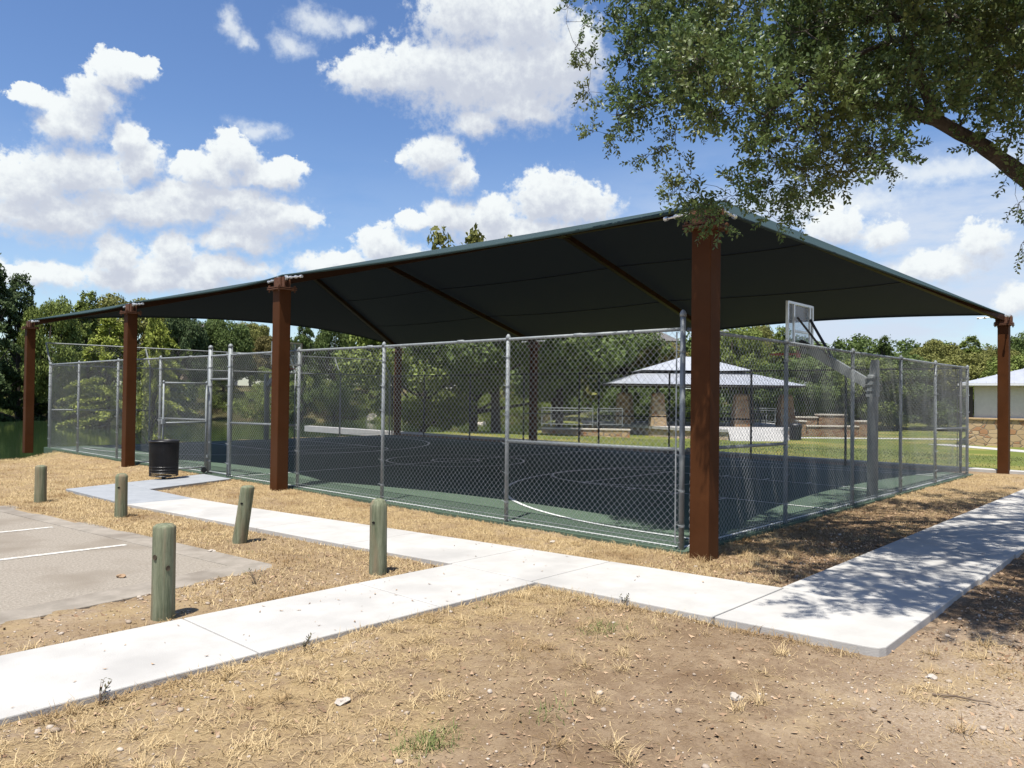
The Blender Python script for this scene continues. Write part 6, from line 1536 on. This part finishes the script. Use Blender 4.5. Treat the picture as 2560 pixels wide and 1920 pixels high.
# fallen leaves, thickest under the oak
x, y = scatter(46000, -8, 9, -4.6, 2.6, lambda x, y: 0.35 + 0.5 * sstep(0.4, 0.6, fbm(x * 1.3, y * 1.3, 71)) + 0.0 * x)
k = (y < 0.1) | (x < -2.2); x, y = x[k], y[k]
n = len(x); ex_ = rg.uniform(-1.6, 7, 16000); ey_ = np.where(rg.random(16000) < 0.5, rg.uniform(-1.48, -0.1, 16000), rg.uniform(-4.4, -2.74, 16000))
k = ~in_any(ex_, ey_, HARD, -0.01); x = np.concatenate([x, ex_[k]]); y = np.concatenate([y, ey_[k]]); n = len(x)
P = np.stack([x, y, height(x, y) + 0.006], 1)
nr = rg.normal(size=(n, 3)) * np.array([0.35, 0.35, 0]) + np.array([0, 0, 1]); nr /= np.linalg.norm(nr, axis=1)[:, None]
t_ = np.cross(nr, unit(n)); t_ /= np.linalg.norm(t_, axis=1)[:, None]; b_ = np.cross(nr, t_)
L_ = np.where(rg.random(n) < 0.7, rg.uniform(0.005, 0.013, n), rg.uniform(0.012, 0.027, n))[:, None]; wd = L_ * rg.uniform(0.3, 0.55, n)[:, None]
cu = L_ * rg.uniform(0.1, 0.5, n)[:, None]
v = np.stack([P - t_ * L_ + nr * cu, P - b_ * wd, P + b_ * wd, P + t_ * L_ + nr * cu], 1).reshape(-1, 3)
i4 = np.arange(n)[:, None] * 4
tag(mk('fallen_leaves', v, np.concatenate([i4 + np.array([[0, 1, 2]]), i4 + np.array([[2, 1, 3]])]), 'dead_leaf'), 'small brown fallen oak leaves scattered on the soil', kind='stuff')

# a few leaves blown on the paths
n = 170; x = np.concatenate([rg.uniform(-7, -2.4, 70), rg.uniform(-2.0, -1.1, 40), rg.uniform(-0.8, 9, 60)])
y = np.concatenate([rg.uniform(0.2, 1.2, 70), rg.uniform(-1.4, 3.5, 40), rg.uniform(-2.6, -1.55, 60)])
P = np.stack([x, y, np.full(n, 0.004)], 1); a = rg.uniform(0, 6.28, n); L_ = rg.uniform(0.006, 0.02, n)[:, None]
t_ = np.stack([np.cos(a), np.sin(a), 0 * a], 1); b_ = np.stack([-np.sin(a), np.cos(a), 0 * a], 1); up = np.array([[0, 0, 1.0]])
v = np.stack([P - t_ * L_ + up * L_ * 0.3, P - b_ * L_ * 0.4, P + b_ * L_ * 0.4, P + t_ * L_ + up * L_ * 0.4], 1).reshape(-1, 3)
i4 = np.arange(n)[:, None] * 4
tag(mk('path_leaves', v, np.concatenate([i4 + np.array([[0, 1, 2]]), i4 + np.array([[2, 1, 3]])]), 'dead_leaf'), 'scattered dry leaves and bits on the concrete paths', kind='stuff')

# pebbles
ico = MB(); ico.ball((0, 0, 0), (1, 1, 0.62), 5, 0.28, 6, 4)
IV = np.array(ico.v); IF = np.array([f for f in ico.f])
gd = lambda x, y: 0.16 + 0.8 * np.clip(sstep(-2.2, -3.4, y) * sstep(-4.6, -2.6, x) * sstep(1.5, -0.5, x) + sstep(0.56, 0.72, fbm(x * 0.9, y * 0.9, 33)), 0, 1)
x, y = scatter(9500, -8, 3, -4.6, 2.4, gd)
k = (y < 0.2) | (x < -2.2); x, y = x[k], y[k]
n = len(x); s = np.where(rg.random(n) < 0.05, rg.uniform(0.012, 0.024, n), rg.uniform(0.003, 0.011, n))
a = rg.uniform(0, 6.28, n); ca, sa = np.cos(a)[:, None], np.sin(a)[:, None]
sx = rg.uniform(0.7, 1.4, n)[:, None]
v = np.stack([(IV[None, :, 0] * sx * ca - IV[None, :, 1] * sa) * s[:, None] + x[:, None], (IV[None, :, 0] * sx * sa + IV[None, :, 1] * ca) * s[:, None] + y[:, None], IV[None, :, 2] * s[:, None] + (height(x, y) + 0.3 * s)[:, None]], -1).reshape(-1, 3)
f = (IF[None] + (np.arange(n) * len(IV))[:, None, None]).reshape(-1, 4)
tag(mk('gravel', v, f, 'pebble'), 'pale limestone pebbles scattered on the soil', kind='stuff')


def zat(x, y): return float(height(np.array([x]), np.array([y]))[0])


for i_, (x, y, s, mt_, lb_) in enumerate((
        (-5.05, -0.83, 0.032, 'pale_rock', 'flat pale stone in the dry grass of the left foreground'),
        (-3.45, -2.35, 0.034, 'pale_rock', 'white angular stone on bare soil in front of the path corner'),
        (-3.62, 3.60, 0.035, 'pale_rock', 'small pale stone near the foot of the tilted bollard'),
        (-0.62, 1.35, 0.032, 'pale_rock', 'pale stone in dry turf below the nearest fence bay'),
        (-2.25, -3.05, 0.026, 'pale_rock', 'flat tan stone on sandy soil below the right path'),
        (-4.75, 3.05, 0.03, 'dead_leaf', 'brown lump of soil lying on the car park'))):
    q = MB(); q.ball((0, 0, 0), (s * 1.3, s, s * 0.6), 40 + i_, 0.35, 8, 5)
    o = q.build('stone', mt_); o.location = (x, y, zat(x, y) + s * 0.3 if i_ != 5 else -0.03); o.rotation_euler = (0, 0, i_ * 1.1)
    tag(o, lb_, 'stone', 'loose stones')
q = MB(); q.tube([(-0.14, 0, 0.012), (-0.02, 0.012, 0.016), (0.08, -0.004, 0.012), (0.15, 0.004, 0.010)], [0.007, 0.006, 0.005, 0.003], 6)
q.tube([(0.03, 0.005, 0.014), (0.07, 0.035, 0.02)], 0.003, 5)
o = q.build('stick', 'twig'); o.location = (-2.55, -3.28, zat(-2.55, -3.28)); o.rotation_euler = (0, 0, -1.2)
tag(o, 'thin brown stick on sandy soil at the lower right', 'stick')


def weed(x, y, h, label, seed):
    r_ = random.Random(seed); root = empty('weed', (x, y, zat(x, y)), 0, label, 'weed')
    st = MB(); le = MB()
    for k in range(5):
        a = r_.uniform(0, 6.28); tip = V((math.cos(a) * h * 0.5, math.sin(a) * h * 0.5, h * r_.uniform(0.6, 1)))
        st.tube([(0, 0, 0), tuple(tip * 0.5 + V((0, 0, h * 0.12))), tuple(tip)], [0.003, 0.002, 0.001], 4)
        for s in (0.3, 0.45, 0.6, 0.75, 0.9, 1.0):
            p = tip * s + V((0, 0, h * 0.2 * s * (1 - s))); d = V((r_.uniform(-1, 1), r_.uniform(-1, 1), r_.uniform(-0.2, 0.8))).normalized() * 0.028; w_ = V((-d.y, d.x, 0)).normalized() * 0.006
            le.add([p, p + d * 0.5 + w_, p + d, p + d * 0.5 - w_], [[0, 1, 2, 3]])
    st.build('stem', 'twig', root); le.build('leaves', 'weed_leaf', root)


weed(-5.98, 0.09, 0.13, 'dark leafy weed against the near edge of the left path', 1)
weed(-4.72, 0.07, 0.10, 'small dark weed at the path edge below the long-cracked bollard', 2)
weed(-2.23, -0.75, 0.08, 'row of tiny weeds along the middle path edge', 3)
weed(-4.02, 1.95, 0.14, 'thin yellowish weed at the car park corner', 4)
